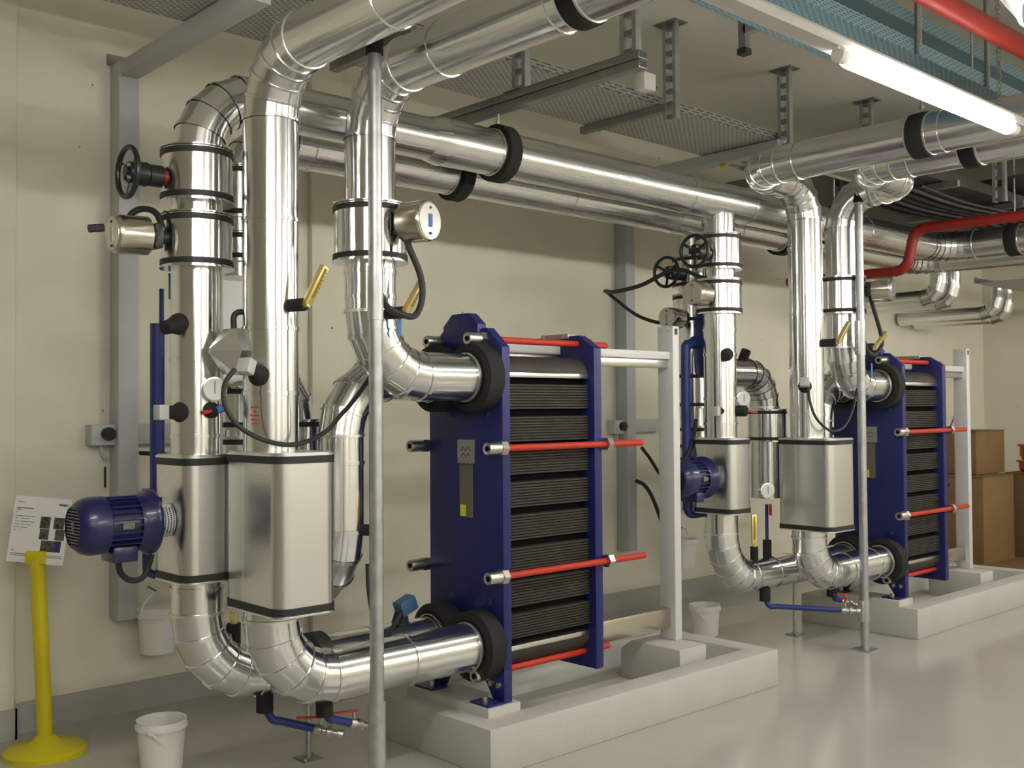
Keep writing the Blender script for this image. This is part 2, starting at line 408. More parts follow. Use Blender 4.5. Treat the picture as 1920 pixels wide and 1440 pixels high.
def probe(label, p, d, hd, cable=None, L=.06, head=(.022, .03, .03), group=None):
    """flared black insulation boot with a grey sensor head"""
    p, d = V(p), V(d).normalized()
    t = thing('temperature_probe', label, 'sensor', p-Z*.04, group)
    MB().lathe(p-d*.015, d, [(.044, 0), (.042, .015), (.028, .04), (.026, L+.015)], 24).build('boot', 'black_foam', t)
    a, u, v = basis(hd); c = p+d*(L+head[0]*.8)
    MB().obox(c, d, u, v, head[0], head[1], head[2]).build('sensor_head', 'plastic_grey', t, bevel=.004)
    return t
def cable(label, pts, r=.009, name='black_cable', group=None, m='rubber'):
    return tag(MB().path(pts, r, 10, 8).build(name, m), label, 'cable', group)
def gauge(label, c, d, r=.052, group=None):
    d = V(d).normalized(); e, a, b = basis(d); t = thing('pressure_gauge', label, 'gauge', V(c)-Z*r, group)
    MB().lathe(V(c)-d*.03, d, [(r*.92, 0), (r, .004), (r, .034), (r*.9, .036)], 32).build('gauge_case', 'steel', t)
    f = MB().cyl(V(c)+d*.005, V(c)+d*.0075, r*.88, seg=32).build('dial_face', 'dial', t)
    MB().obox(V(c)+d*.009+Z*.006, d, Z, a, .0008, r*.5, .0014).build('needle', 'ink', f)
    return t

def pump(label, x0, x1, y0, y1, z0, z1, motor=None, rc=.06):
    """rectangular rounded removable jacket around an inline pump"""
    t = thing('pump', label, 'pump', ((x0+x1)/2, (y0+y1)/2, z0))
    def rr(x0, x1, y0, y1, rc, k=7):
        out = []
        for cx, cy, a0 in ((x1-rc, y1-rc, 0), (x0+rc, y1-rc, PI/2), (x0+rc, y0+rc, PI), (x1-rc, y0+rc, 1.5*PI)):
            for i in range(k+1): a = a0+PI/2*i/k; out.append((cx+rc*math.cos(a), cy+rc*math.sin(a)))
        return out
    MB().prism(rr(x0, x1, y0, y1, rc), (0, 0, z0+.004), X, Y, Z, z1-z0-.008).build('jacket', 'clad_box', t)
    for z in (z0+.004, z1-.004-.012):
        MB().prism(rr(x0-.006, x1+.006, y0-.006, y1+.006, rc+.006), (0, 0, z), X, Y, Z, .006).build('rim', 'seam', t)
    for z in (z0+.012, z1-.045):
        m = MB(); a = rr(x0-.0045, x1+.0045, y0-.0045, y1+.0045, rc+.004); n = len(a)
        b = rr(x0+.002, x1-.002, y0+.002, y1-.002, rc)
        vs = [V((*p, z)) for p in a]+[V((*p, z+.028)) for p in a]+[V((*p, z)) for p in b]+[V((*p, z+.028)) for p in b]
        fs = []
        for i in range(n):
            k = (i+1) % n; fs += [(i, k, n+k, n+i), (2*n+i, 3*n+i, 3*n+k, 2*n+k), (i, 2*n+i, 2*n+k, k), (n+i, n+k, 3*n+k, 3*n+i)]
        m.add(vs, fs).build('rubber_band', 'rubber', t)
    # vertical sheet joint on the left face and one on the front face
    MB().box(x0-.0012, x0+.002, (y0+y1)/2+.05, (y0+y1)/2+.053, z0+.05, z1-.06).build('sheet_joint', 'seam', t)
    if motor:
        (mx, my, mz), L = motor
        d = -X; s = V((mx, my, mz))
        MB().cyl(s+X*.03, s-X*.08, .060, seg=28).build('pump_throat', 'black_paint', t)
        g = MB().lathe(s-X*.005, d, [(.062, 0), (.066, .003), (.066, .085), (.062, .088)], 32).build('coupling_guard', 'plastic_grey', t)
        for r_ in range(6):
            for k in range(14):
                an = PI*.70+k*.13; q = s-X*(.014+r_*.012)+(Y*math.cos(an+(.065 if r_ % 2 else 0))+Z*math.sin(an+(.065 if r_ % 2 else 0)))*.0662
                MB().cyl(q, q+(q-s-d*(q-s).dot(d)).normalized()*.0008, .0036, seg=6).build('guard_hole', 'ink', g)
        MB().lathe(s-X*.075, d, [(.10, 0), (.128, .008), (.132, .02), (.128, .03), (.112, .05), (.108, .08)], 40).build('motor_flange', 'blue_motor', t)
        b0 = .155; bl = L-.155-.12
        body = MB().cyl(s-X*.15, s-X*(b0+bl+.005), .092, seg=40).build('motor_body', 'blue_motor', t)
        for k in range(26):
            an = 2*PI*k/26
            if abs(math.sin(an)+1) < .3: continue
            e = Y*math.cos(an)+Z*math.sin(an); tt = X.cross(e)
            MB().obox(s-X*(b0+bl/2)+e*.098, X, e, tt, bl/2, .011, .0028).build('cooling_fin', 'blue_motor', body)
        MB().obox(s-X*(b0+bl*.5)-Y*.109-Z*.0, X, Y, Z, .022, .001, .012).build('rating_plate', 'plate_olive', body)
        MB().box(s.x-(b0+bl*.85), s.x-(b0+bl*.02), my-.065, my+.065, mz-.145, mz-.08).build('terminal_box', 'blue_motor', t, bevel=.01)
        cv = MB().lathe(s-X*(b0+bl), d, [(.104, -.004), (.112, .002), (.112, .055), (.104, .085), (.082, .112), (.078, .114), (.076, .112)], 40, (False, False)).build('fan_cover', 'blue_motor', t)
        e = s-X*(b0+bl+.108)
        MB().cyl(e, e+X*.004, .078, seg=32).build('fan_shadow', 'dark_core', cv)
        for k in range(-6, 7):
            hh = math.sqrt(max(.0762**2-(k*.0118)**2, 0)); MB().box(e.x-.003, e.x+.001, my-hh, my+hh, mz+k*.0118-.0032, mz+k*.0118+.0032).build('grille_bar', 'blue_motor', cv)
        MB().box(e.x-.004, e.x, my-.014, my+.014, mz-.02, mz+.02).build('grille_badge', 'blue_motor', cv)
    return t

def drain(label, cap, mid, end, lever, group=None):
    """blue drain line under an elbow ending in a lever ball valve"""
    cap, mid, end = V(cap), V(mid), V(end)
    t = thing('drain_line', label, 'drain valve', end-Z*.03, group)
    MB().cyl(cap+Z*.03, cap-Z*.055, .036, seg=20).build('foam_boot', 'black_foam', t)
    MB().path([cap-Z*.03, mid, mid+(end-mid)*.15, end-(end-mid).normalized()*.08], .017, 12, 6).build('drain_pipe', 'blue_pipe', t)
    d = (end-mid).normalized(); s = end-d*.1
    MB().lathe(s, d, [(.018, 0), (.024, .01), (.024, .03), (.016, .035), (.016, .05), (.026, .055), (.026, .072), (.014, .078), (.014, .1), (.02, .102), (.02, .125), (.012, .128)], 16).build('ball_valve', 'brass' if False else 'nut', t)
    MB().cyl(s+d*.03, s+d*.03+Z*.055, .008, seg=10).build('valve_stem', 'nut', t)
    l = V(lever).normalized(); q = s+d*.03+Z*.055
    MB().bar(q-l*.015, q+l*.11, .018, .008).build('lever', 'red', t, bevel=.002)
    return t

# ================================================================ PLINTHS
def plinth(x0, x1, dx, label):
    y0, y1, h, k = 3.5, 4.42, .21, .145
    t = thing('concrete_plinth', label, 'plinth', ((x0+x1)/2, (y0+y1)/2, 0))
    m = MB(); a = [(x0, y0), (x1, y0), (x1, y1), (x0, y1)]; b = [(x0+k, y0+k), (x1-k, y0+k), (x1-k, y1-k), (x0+k, y1-k)]
    vs = [(*p, 0) for p in a]+[(*p, h) for p in a]+[(*p, h) for p in b]+[(*p, .05) for p in b]; fs = []
    for i in range(4):
        j = (i+1) % 4; fs += [(i, j, 4+j, 4+i), (4+i, 4+j, 8+j, 8+i), (8+i, 8+j, 12+j, 12+i)]
    fs += [(12, 13, 14, 15), (3, 2, 1, 0)]
    m.add(vs, fs).build('kerb', 'concrete', t, bevel=.006)
    MB().box(3.197+dx, 3.40+dx, 3.635, 4.25, h-.16, .252).build('mounting_pad', 'concrete', t, bevel=.006)
    MB().prism([(3.70, .05), (3.70, .275), (4.06, .275), (4.14, .22), (4.14, .05)], (4.675+dx, 0, 0), Y, Z, X, .24).build('support_block', 'concrete', t, bevel=.008)
    return t
plinth(3.09, 5.333, 0, 'long low concrete plinth in the foreground')
plinth(7.055, 9.42, 3.86, 'concrete plinth under the farther blue exchanger')

# ================================================================ PLATE HEAT EXCHANGER
YC = 3.925
def exchanger(dx, label):
    t = thing('plate_heat_exchanger', label, 'heat exchanger', (3.5+dx, YC, .25))
    def plate(x, th, z0, zsh, ztop, name, lug):
        hw = .275; p = [(-hw, z0), (-hw, zsh), (-hw+.11, ztop)]
        if lug: p += [(-.135, ztop), (-.135, ztop+.025), (-.065, ztop+.078), (.065, ztop+.078), (.135, ztop+.025), (.135, ztop)]
        p += [(hw-.11, ztop), (hw, zsh), (hw, z0)]
        return MB().prism(p, (x+dx, YC, 0), Y, Z, X, th).build(name, 'blue', t, bevel=.004)
    fp = plate(3.31, .05, .40, 1.915, 2.01, 'frame_plate', False)
    MB().prism([(-.13, 1.90), (-.13, 2.03), (-.062, 2.086), (.062, 2.086), (.13, 2.03), (.13, 1.90)], (3.285+dx, YC, 0), Y, Z, X, .055).build('lifting_lug', 'blue', t, bevel=.003)
    for k in (-1, 1): MB().cyl((3.2845+dx, YC+k*.03, 2.055), (3.2865+dx, YC+k*.03, 2.055), .008, seg=12).build('lug_hole', 'ink', t)
    for s in (-1, 1):      # splayed feet of the frame plate
        yo = YC+s*.275; yi = YC+s*.14
        MB().prism([(yo, .42), (yo, .252), (yo-s*.075, .252), (yo-s*.19, .42)] if s < 0 else [(yo, .42), (yo-s*.19, .42), (yo-s*.075, .252), (yo, .252)], (3.31+dx, 0, 0), Y, Z, X, .05).build('foot', 'blue', t, bevel=.003)
        MB().box(3.21+dx, 3.31+dx, min(yo, yo-s*.13), max(yo, yo-s*.13), .252, .262).build('foot_plate', 'blue', t)
        for k in (.03, .085): MB().hexnut((3.295+dx, yo-s*k, .335-.3*k*0), (3.312+dx, yo-s*k, .335), .014).build('bolt', 'nut', t)
        MB().hexnut((3.255+dx, yo-s*.075, .262), (3.255+dx, yo-s*.075, .285), .016).build('anchor_nut', 'nut', t)
    plate(3.94, .055, .305, 1.93, 2.0, 'pressure_plate', False)
    MB().box(3.93+dx, 4.0+dx, YC-.10, YC+.10, 1.985, 2.012).build('roller_bracket', 'plate_grey', t, bevel=.004)
    for k in (-1, 1): MB().cyl((3.925+dx, YC+k*.07, 2.0), (3.935+dx, YC+k*.07, 2.0), .012, seg=12).build('roller_bolt', 'nut', t)
    # plate pack: grooved sections between dark gasket gaps, rolled shining ends
    MB().box(3.36+dx, 3.94+dx, 3.74, 4.11, .42, 1.82).build('pack_core', 'dark_core', t, smooth=False)
    zb = [1.76, 1.603, 1.447, 1.29, 1.133, .977, .82, .662, .512]
    for i in range(8):
        za, zl = zb[i]-.017, zb[i+1]+.017; n = 9; pr = []
        for k in range(n):
            z0_ = zl+(za-zl)*k/n; z1_ = zl+(za-zl)*(k+1)/n; pr += [(3.702, z0_+.0005), (3.692, z0_+.003), (3.692, z1_-.003), (3.702, z1_-.0005)]
        pr += [(y_*-1+2*YC, z_) for y_, z_ in reversed(pr)]
        MB().prism(pr, (3.362+dx, 0, 0), Y, Z, X, .576).build('plate_section', 'gasket', t, smooth=False)
    def roll(z, s, name):
        pr = []
        for k in range(9):
            a = PI/2*k/8; pr.append((3.785-.093*math.cos(a), z+s*(.012+.085*math.sin(a))))
        pr += [(2*YC-y_, z_) for y_, z_ in reversed(pr)]+[(2*YC-3.692, z-s*.012), (3.692, z-s*.012)]
        MB().prism(pr, (3.362+dx, 0, 0), Y, Z, X, .576).build(name, 'gasket', t)
        MB().box(3.362+dx, 3.938+dx, 3.688, 3.696, z-.011, z+.012).build('bright_edge', 'steel', t, bevel=.002)
    roll(1.785, 1, 'pack_end'); roll(.487, -1, 'pack_end')
    # rods
    def rod(y, z, xe, near=True):
        r = MB().lathe((3.27+dx, y, z), X, [(.0165, 0), (.0165, xe-3.27-.01), (.010, xe-3.27)], 14).build('tie_rod', 'red', t)
        MB().lathe((3.195+dx, y, z), X, [(.016, .002), (.028, 0), (.03, .006), (.03, .075)], 16).build('rod_sleeve', 'nut', r)
        MB().cyl((3.194+dx, y, z), (3.1955+dx, y, z), .013, seg=12).build('rod_bore', 'dark_core', r)
        MB().hexnut((3.272+dx, y, z), (3.309+dx, y, z), .035).build('nut', 'nut', r)
        MB().hexnut((3.997+dx, y, z), (4.035+dx, y, z), .035).build('nut', 'nut', r)
    for z, xe in ((1.44, 4.29), (.846, 4.305)):
        rod(3.632, z, xe); rod(2*YC-3.632, z, xe)
    for s in (-1, 1): rod(YC+s*.155, 1.955, 4.17); rod(YC+s*.19, .385, 4.13)
    # bars and end post
    MB().box(3.36+dx, 4.86+dx, YC-.035, YC+.035, 1.905, 1.95).build('carrying_bar', 'white_paint', t, bevel=.004)
    MB().box(3.36+dx, 4.86+dx, YC-.02, YC+.02, 1.855, 1.905).build('carrying_bar_web', 'steel', t, bevel=.004)
    MB().box(3.36+dx, 4.86+dx, YC-.02, YC+.02, .345, .46).build('guide_bar', 'stainless', t, bevel=.003)
    po = MB().box(4.85+dx, 4.91+dx, YC-.057, YC+.057, .275, 2.10).build('end_post', 'white_paint', t, bevel=.004)
    MB().box(4.868+dx, 4.892+dx, YC-.0585, YC-.056, 2.05, 2.085).build('keyhole_slot', 'ink', po)
    for k in (-1, 1): MB().cyl((4.848+dx, YC+k*.025, 2.07), (4.851+dx, YC+k*.025, 2.07), .006, seg=10).build('post_bolt', 'nut', po)
    # nozzle collars
    for yy in (YC-.14, YC+.14):
        for zz in (1.772, .512):
            MB().lathe((3.205+dx, yy, zz), X, [(.119, .006), (.135, 0), (.163, .012), (.163, .10)], 40).build('nozzle_collar', 'black_foam', t)
            band(t, (3.197+dx, yy, zz), X, .1125, .012, .004, 'seam', 'end_ring')
            MB().box(3.307+dx, 3.311+dx, yy-.05, yy-.028, (1.585 if zz > 1 else .70), (1.61 if zz > 1 else .725)).build('port_label', 'ink', t)
    # name plate
    n = MB().box(3.305+dx, 3.311+dx, YC-.075, YC+.05, 1.36, 1.475).build('name_plate', 'plate_grey', t)
    for k in range(2):
        zz = 1.43-k*.03
        MB().path([(3.3045+dx, YC-.012+.035-i*.0175, zz+(.008 if i % 2 else -.008)) for i in range(5)], .0022, 6, 1).build('plate_emblem', 'ink', n)
    n2 = MB().box(3.305+dx, 3.311+dx, YC-.06, YC+.035, 1.10, 1.355).build('rating_plate', 'plate_olive', t)
    MB().box(3.3035+dx, 3.306+dx, YC-.012, YC+.028, 1.105, 1.16).build('yellow_sticker', 'yellow_tag', n2)
    return t
exchanger(0, 'nearer blue plate heat exchanger with red tie rods')
exchanger(3.87, 'farther blue plate heat exchanger beside the cardboard boxes')

# ================================================================ PIPEWORK OF BOTH UNITS
ZN_T, ZN_B, YN, YF = 1.772, .512, YC-.14, YC+.14
RP = .111
XN1, XU1, XF1 = 2.172, 2.66, 1.99
XN2, XU2, XF2 = 6.144, 6.606, 5.575
XE1, XE2 = 3.205, 7.075
ZO = 3.06
pipe('insulated_pipe', 'foreground aluminium-clad pipe through the large pump jacket up to the ceiling', 'pipe',
     [(XE1, YN, ZN_B), (XN1, YN, ZN_B), (XN1, YN, ZO), (XN1, -1.5, ZO)], RP, .27, 5, seams={0: (.36,), 1: (.9, 1.16, 1.60, 2.04), 2: (.56, 2.0)})
pipe('insulated_pipe', 'aluminium-clad pipe behind the galvanised post rising from the nearer upper nozzle', 'pipe',
     [(XE1, YN, ZN_T), (XU1, YN, ZN_T), (XU1, YN, ZO+.01), (XU1, -1.5, ZO+.01)], RP, .27, 5, seams={0: (), 1: (.06, .17), 2: (.25, .9, 2.4)})
pipe('insulated_pipe', 'long clad pipe from the left pump, bending along the wall and out to the right', 'pipe',
     [(XE1, YF, ZN_B), (XF1, YF, ZN_B), (XF1, YF, 2.955), (3.2, YF, 2.955)], .104, .28, 5, seams={0: (.35, .9), 1: (.1, .72, 1.03, 1.5)})
pipe('insulated_pipe', 'wide clad pipe on the wall side hung from the black clamp', 'pipe',
     [(3.26, YF, 2.955), (8.7, YF, 2.955), (8.7, 2.3, 2.955)], .119, .30, 6, m='clad_wall', seams={0: (.42, 1.95, 2.6, 4.1), 1: (.7, 1.6)})
red = thing('pipe_reducer', 'cone reducer between the narrow and the wide wall pipe', 'reducer', (3.2, YF, 2.85))
MB().lathe((3.19, YF, 2.955), X, [(.104, 0), (.107, .004), (.119, .07), (.122, .075), (.122, .085)], 40, (False, False)).build('cone', 'clad', red, uvaxis=((3.2, YF, 2.955), X))
YB = 4.42
pipe('insulated_pipe', 'second lower clad pipe running along the wall', 'pipe',
     [(2.38, YB, 2.235), (2.38, YB, 2.90), (9.0, YB, 2.90), (9.0, 2.3, 2.86)], .108, .25, 5, m='clad_wall', seams={1: (.1, 1.9, 2.9, 3.6, 5.0), 2: (.8,)})
pipe('insulated_pipe', 'clad pipe bending from the nearer upper rear nozzle down behind the galvanised post', 'pipe',
     [(XE1, YF, ZN_T), (2.69, YF, ZN_T), (2.69, YF, .82), (2.69, 5.05, .82)], .106, .26, 4, seams={1: (.12, .48)})
pipe('insulated_pipe', 'clad elbow pipe seen right behind the foreground riser', 'pipe',
     [(2.25, YB+.02, 1.80), (2.66, YB+.02, 1.80), (2.66, YB+.02, 1.1)], .106, .22, 4, seams={1: (.1,)})
# unit 2
pipe('insulated_pipe', 'farther clad riser through its pump jacket with a double bend under the ceiling', 'pipe',
     [(XE2, YN, ZN_B), (XN2, YN, ZN_B), (XN2, YN, 3.09), (5.50, YN, 3.09), (5.50, -1.5, 3.09)], RP, .25, 5, seams={0: (.15, .5), 1: (.8, 1.1, 1.46, 1.9), 3: (.12, 1.0)}, R_each={2: .24, 3: .24})
pipe('insulated_pipe', 'farther clad riser from the upper nozzle with a looped bend by the ceiling', 'pipe',
     [(XE2, YN, ZN_T), (XU2, YN, ZN_T), (XU2, YN, 3.09), (XU2, 3.29, 3.09), (5.95, 3.29, 3.09), (5.95, -1.5, 3.09)], RP, .25, 5, seams={0: (), 1: (.06, .9), 4: (.1,)}, R_each={2: .24, 3: .24, 4: .24})
pipe('insulated_pipe', 'farther rear clad riser ending in a saddle at the wall pipe', 'pipe',
     [(XE2, YF, ZN_B), (XF2, YF, ZN_B), (XF2, YF, 2.86)], .104, .30, 6, seams={0: (.35, .75, .95), 1: (.7, .86, 1.14, 1.3)})
sad = thing('pipe_saddle', 'mitred cladding saddle where the farther riser meets the wall pipe', 'saddle', (XF2, YF, 2.85))
m = MB(); rr = []
for z, k in ((2.80, 0), (2.83, 0)): rr.append((V((XF2, YF, z)), X, Y, .107))
m.rings(rr, 36, (False, False)).build('collar', 'clad', sad, uvaxis=((XF2, YF, 2.8), Z))
pipe('insulated_pipe', 'clad pipe from the upper rear nozzle of the farther exchanger bending down', 'pipe',
     [(XE2, YF, ZN_T), (6.72, YF, ZN_T), (6.72, YF, 1.0), (6.72, 4.20, 1.0)], .106, .24, 4, R_each={2: .13})
pipe('insulated_pipe', 'clad elbow pipe between the two farther pump jackets', 'pipe',
     [(6.0, YB+.02, 1.87), (6.63, YB+.02, 1.87), (6.63, YB+.02, .96)], .106, .24, 5, seams={1: (.12, .4)})
pipe('insulated_pipe', 'rearmost clad riser half hidden behind the farther hand wheels', 'pipe',
     [(5.83, YB+.05, .9), (5.83, YB+.05, 2.8)], .10, .2, 4, seams={0: (.3, .9)})
for (c, r_, zs, g) in (((2.66, YB+.02), .135, (1.36, 1.58), 'jacket band pair behind the foreground riser'), ((6.66, YB+.02), .14, (1.37, 1.61), 'clad valve drum on the elbow pipe between the farther pumps'), ):
    valve_jacket(g, c, zs[0], zs[1], r_, .108)
pipe('insulated_pipe', 'rear upright clad pipe seen in the gap left of the foreground riser', 'pipe', [(2.40, YB+.02, 1.0), (2.40, YB+.02, 1.69)], .10)
valve_jacket('lower banded valve drum in the gap left of the foreground riser', (2.40, YB+.02), 1.29, 1.505, .125, .10)
valve_jacket('upper banded valve drum in the gap left of the foreground riser', (2.40, YB+.02), 1.535, 1.735, .125, .10)
valve_jacket('short valve drum with black bands left of the foreground riser, upper', (2.38, YB), 2.30, 2.44, .135, .108)
valve_jacket('tall valve drum with black bands left of the foreground riser, topmost', (2.38, YB), 2.50, 2.74, .135, .108)
for z0_, z1_, l in ((1.62, 1.86, 'rear valve drum behind the farther blue pipe, upper'), (1.34, 1.50, 'rear valve drum behind the farther blue pipe, middle'), (1.02, 1.30, 'rear valve drum behind the farther blue pipe, lower'), (2.20, 2.40, 'rear drum behind the farther steel actuators')):
    valve_jacket(l, (5.83, YB+.05), z0_, z1_, .135, .10)
# box jacket behind the near risers
hx = thing('flange_jacket', 'six-sided clad jacket behind the pressure gauge', 'jacket', (2.04, 3.865, 1.755))
MB().lathe((1.945, 3.865, 1.86), X, [(.012, 0), (.105, .085), (.105, .2)], 6).build('jacket_shell', 'clad_box', hx, smooth=False)
tag(MB().path([(2.05, 3.865, 1.95), (2.05, 3.865, 2.0), (2.07, 3.86, 2.02), (2.11, 3.85, 2.02)], .012, 12, 5).build('hose', 'rubber'), 'short black hose on top of the six-sided jacket', 'hose')
tag(MB().box(2.82, 3.12, Y1-.05, Y1, 1.95, 2.42).build('wall_cabinet', 'board_white', bevel=.005), 'white wall cabinet glimpsed between the two front risers', 'cabinet')
# pump jackets
pump('foreground pump in a tall box jacket of aluminium sheet', 2.03, 2.30, 3.49, 3.92, .836, 1.465)
pump('left pump in a clad box jacket with blue motor facing left', 1.875, 2.10, 3.93, 4.24, .93, 1.45, ((1.876, 4.065, 1.185), .395))
pump('farther front pump in a box jacket of aluminium sheet', 5.99, 6.31, 3.53, 3.93, .82, 1.425)
pump('farther rear pump in a clad box jacket with blue motor behind white post', 5.46, 5.69, 3.90, 4.22, .945, 1.435, ((5.455, 4.05, 1.185), .375))
# valves
gear_valve('clad valve with black hand wheel at upper left', (XF1, YF), 2.475, 2.70, .142, .104, -X, .15, .098)
valve_jacket('clad valve drum below the left hand wheel, with steel actuator', (XF1, YF), 2.205, 2.43, .142, .104)
a1, _ = actuator('steel can actuator on the left riser pointing left', (XF1, YF), 2.33, .142, (-1, 0, -.04), .07, .14, window='plate_grey')
MB().path([V((1.60, 4.06, 2.335)), V((1.57, 4.06, 2.33)), V((1.545, 4.06, 2.325))], .016, 10, 3).build('cable_gland', 'rubber', a1)
cable('black cable looping over the left steel actuator', [(1.735, 4.16, 2.37), (1.75, 4.15, 2.42), (1.785, 4.12, 2.44), (1.815, 4.07, 2.42), (1.825, 4.03, 2.36)], .013)
valve_jacket('clad valve drum behind the galvanised post', (XU1, YN), 2.26, 2.515, .158, RP)
a2, s2 = actuator('steel can actuator beside the galvanised post, end facing right', (XU1, YN), 2.42, .158, (.26, -.96, -.01), .04, .125, .088)
cable('thick black cable looping from the right-facing actuator to the galvanised post', [s2+V((0, -.01, -.05)), (2.70, 3.56, 2.31), (2.745, 3.54, 2.19), (2.745, 3.53, 2.09), (2.69, 3.51, 2.015), (2.58, 3.47, 2.015), (2.49, 3.43, 2.035), (2.445, 3.41, 2.08)], .014)
gear_valve('clad valve with front black hand wheel on the farther riser', (XF2, YF), 2.505, 2.735, .142, .104, (-1, -.1, 0), .15, .098)
valve_jacket('clad valve drum below the farther front hand wheel', (XF2, YF), 2.22, 2.445, .142, .104)
a3, s3 = actuator('larger steel can actuator left of the farther riser', (XF2, YF), 2.34, .142, (-1, -.15, -.02), .06, .15, window='plate_grey')
gear_valve('rearmost hand wheel valve left of the farther riser', (5.83, YB+.05), 2.44, 2.66, .135, .10, (-1, -.05, 0), .17, .098)
a4, s4 = actuator('smaller rear steel can actuator left of the farther riser', (5.83, YB+.05), 2.22, .135, (-1, -.15, 0), .07, .15, .07, window='plate_grey')
cable('black cable swagging from the wall to the farther actuators, upper', [(5.52, 5.0, 2.45), (5.40, 4.8, 2.42), (5.38, 4.55, 2.44), (5.42, 4.3, 2.52), (5.47, 4.1, 2.45)], .014)
cable('black cable swagging from the wall below the farther actuators, lower', [(5.52, 5.0, 2.45), (5.45, 4.85, 2.38), (5.5, 4.7, 2.26), (5.55, 4.55, 2.20), (5.63, 4.45, 2.20)], .012)
valve_jacket('clad valve drum on the farther upper-nozzle riser', (XU2, YN), 2.255, 2.515, .153, RP)
a5, s5 = actuator('steel can actuator beside the farther post, end facing right', (XU2, YN), 2.42, .153, (.30, -.95, -.01), .05, .135, .085)
cable('thick black cable looping from the farther right-facing actuator', [s5+V((-.02, -.01, -.05)), (6.70, 3.60, 2.28), (6.78, 3.60, 2.14), (6.80, 3.60, 2.05), (6.74, 3.62, 1.98), (6.62, 3.61, 2.0), (6.56, 3.60, 2.06)], .014)

# galvanised support posts
def tube_post(x, y, ztop, label, foot, sleeve, low):
    t = thing('galvanised_post', label, 'post', (x, y, 0))
    MB().cyl((x, y, .005), (x, y, ztop), .028, seg=24).build('post_tube', 'zinc', t)
    MB().cyl((x, y, .19), (x, y, .34 if low else .48), .034, seg=24).build('lower_sleeve', 'zinc', t)
    MB().cyl((x, y, sleeve[0]), (x, y, sleeve[1]), .032, seg=24).build('upper_sleeve', 'zinc', t)
    if low:
        MB().box(x-.062, x-.02, y-.02, y+.02, .19, .33).build('clamp_half', 'zinc', t, bevel=.006)
        MB().box(x-.055, x-.02, y-.016, y+.016, sleeve[0], sleeve[1]).build('clamp_half', 'zinc', t, bevel=.006)
        for k in range(4): MB().cyl((x-.07, y, sleeve[0]+.03+k*.05), (x-.03, y, sleeve[0]+.03+k*.05), .006, seg=8).build('clamp_bolt', 'nut', t)
    MB().box(x-.07, x+.07, y-.07, y+.07, 0, .006).build('foot_plate', 'zinc', t)
    MB().cyl((x, y, ztop-.06), (x, y, ztop+.01), .035, seg=20).build('top_bracket', 'black_foam', t)
    return t
tube_post(2.42, 3.41, 3.09, 'galvanised tube post in the foreground, full height', True, (1.975, 2.19), False)
tube_post(6.53, 3.61, 3.06, 'galvanised tube post before the farther exchanger', True, (1.97, 2.20), True)

# thermometers, probes, gauges, cables, drains
thermometer('brass thermometer on the foreground riser', (2.195, 3.685, 2.04), (.25, -.97, 0), (.42, -.12, .9))
thermometer('brass thermometer right of the foreground galvanised post', (2.665, 3.685, 2.035), (.45, -.9, .02), (.5, -.1, .86))
thermometer('brass thermometer on the farther front riser', (6.17, 3.68, 2.04), (.3, -.95, 0), (.62, -.1, .76))
thermometer('brass thermometer right of the farther galvanised post', (6.66, 3.69, 2.02), (.5, -.87, 0), (.75, -.1, .65))
thermometer('upright brass thermometer on the farther lower elbow', (5.93, YF, .60), Z, (0, 0, 1), .2, .10)
thermometer('brass thermometer half hidden by the foreground post, lower', (2.74, 3.97, 1.08), (.6, -.8, 0), (.1, 0, 1), .17, .05)
sl = thing('foam_sleeve', 'upright black foam sleeve with brass top on the left lower elbow', 'sleeve', (2.155, YF, .60))
MB().cyl((2.155, YF, .59), (2.155, YF, .73), .029, seg=20).build('sleeve_body', 'black_foam', sl)
MB().cyl((2.155, YF, .73), (2.155, YF, .775), .016, seg=12).build('brass_top', 'brass', sl)
probe('grey-headed sensor on the left side of the foreground riser', (2.075, 3.72, 1.765), (-.75, -.35, .32), (-.7, -.3, .3))
probe('grey-headed sensor pointing left on the left riser', (1.895, 4.03, 1.618), (-1, -.1, 0), X, L=.06)
probe('grey-headed sensor on the farther front riser', (6.03, 3.73, 1.76), (-.75, -.45, .25), (-.7, -.4, .3))
probe('grey-headed sensor on the farther rear riser, left side', (5.52, 4.02, 1.60), (-1, -.15, 0), X)
bt = thing('foam_boot', 'black foam boot high on the left riser', 'sleeve', (1.87, 4.01, 1.95))
MB().lathe((1.90, 4.03, 1.975), (-.9, -.3, -.25), [(.045, 0), (.042, .02), (.03, .05), (.028, .085)], 20).build('boot', 'black_foam', bt)
bt = thing('foam_boot', 'black foam boot on the farther rear riser', 'sleeve', (5.53, 3.98, 1.93))
MB().lathe((5.54, 3.99, 1.96), (-.8, -.55, -.25), [(.045, 0), (.042, .02), (.03, .05), (.028, .085)], 20).build('boot', 'black_foam', bt)
bt = thing('foam_boot', 'black foam boot on top of the rear elbow pipe', 'sleeve', (6.36, YB+.02, 1.96))
MB().cyl((6.36, YB+.02, 1.96), (6.35, YB-.02, 2.03), .035, seg=18).build('boot', 'black_foam', bt)
cable('black sensor cable hanging in a long loop to the foreground post', [(1.945, 3.66, 1.78), (1.90, 3.655, 1.72), (1.90, 3.65, 1.64), (1.95, 3.63, 1.56), (2.05, 3.60, 1.505), (2.17, 3.59, 1.49), (2.30, 3.60, 1.53), (2.36, 3.57, 1.60), (2.40, 3.52, 1.67), (2.42, 3.445, 1.755)], .0095)
cable('black sensor cable hanging in a loop to the farther post', [(5.96, 3.66, 1.74), (5.94, 3.64, 1.66), (5.97, 3.62, 1.56), (6.05, 3.60, 1.49), (6.15, 3.60, 1.465), (6.3, 3.61, 1.49), (6.43, 3.62, 1.60), (6.53, 3.64, 1.745)], .0085)
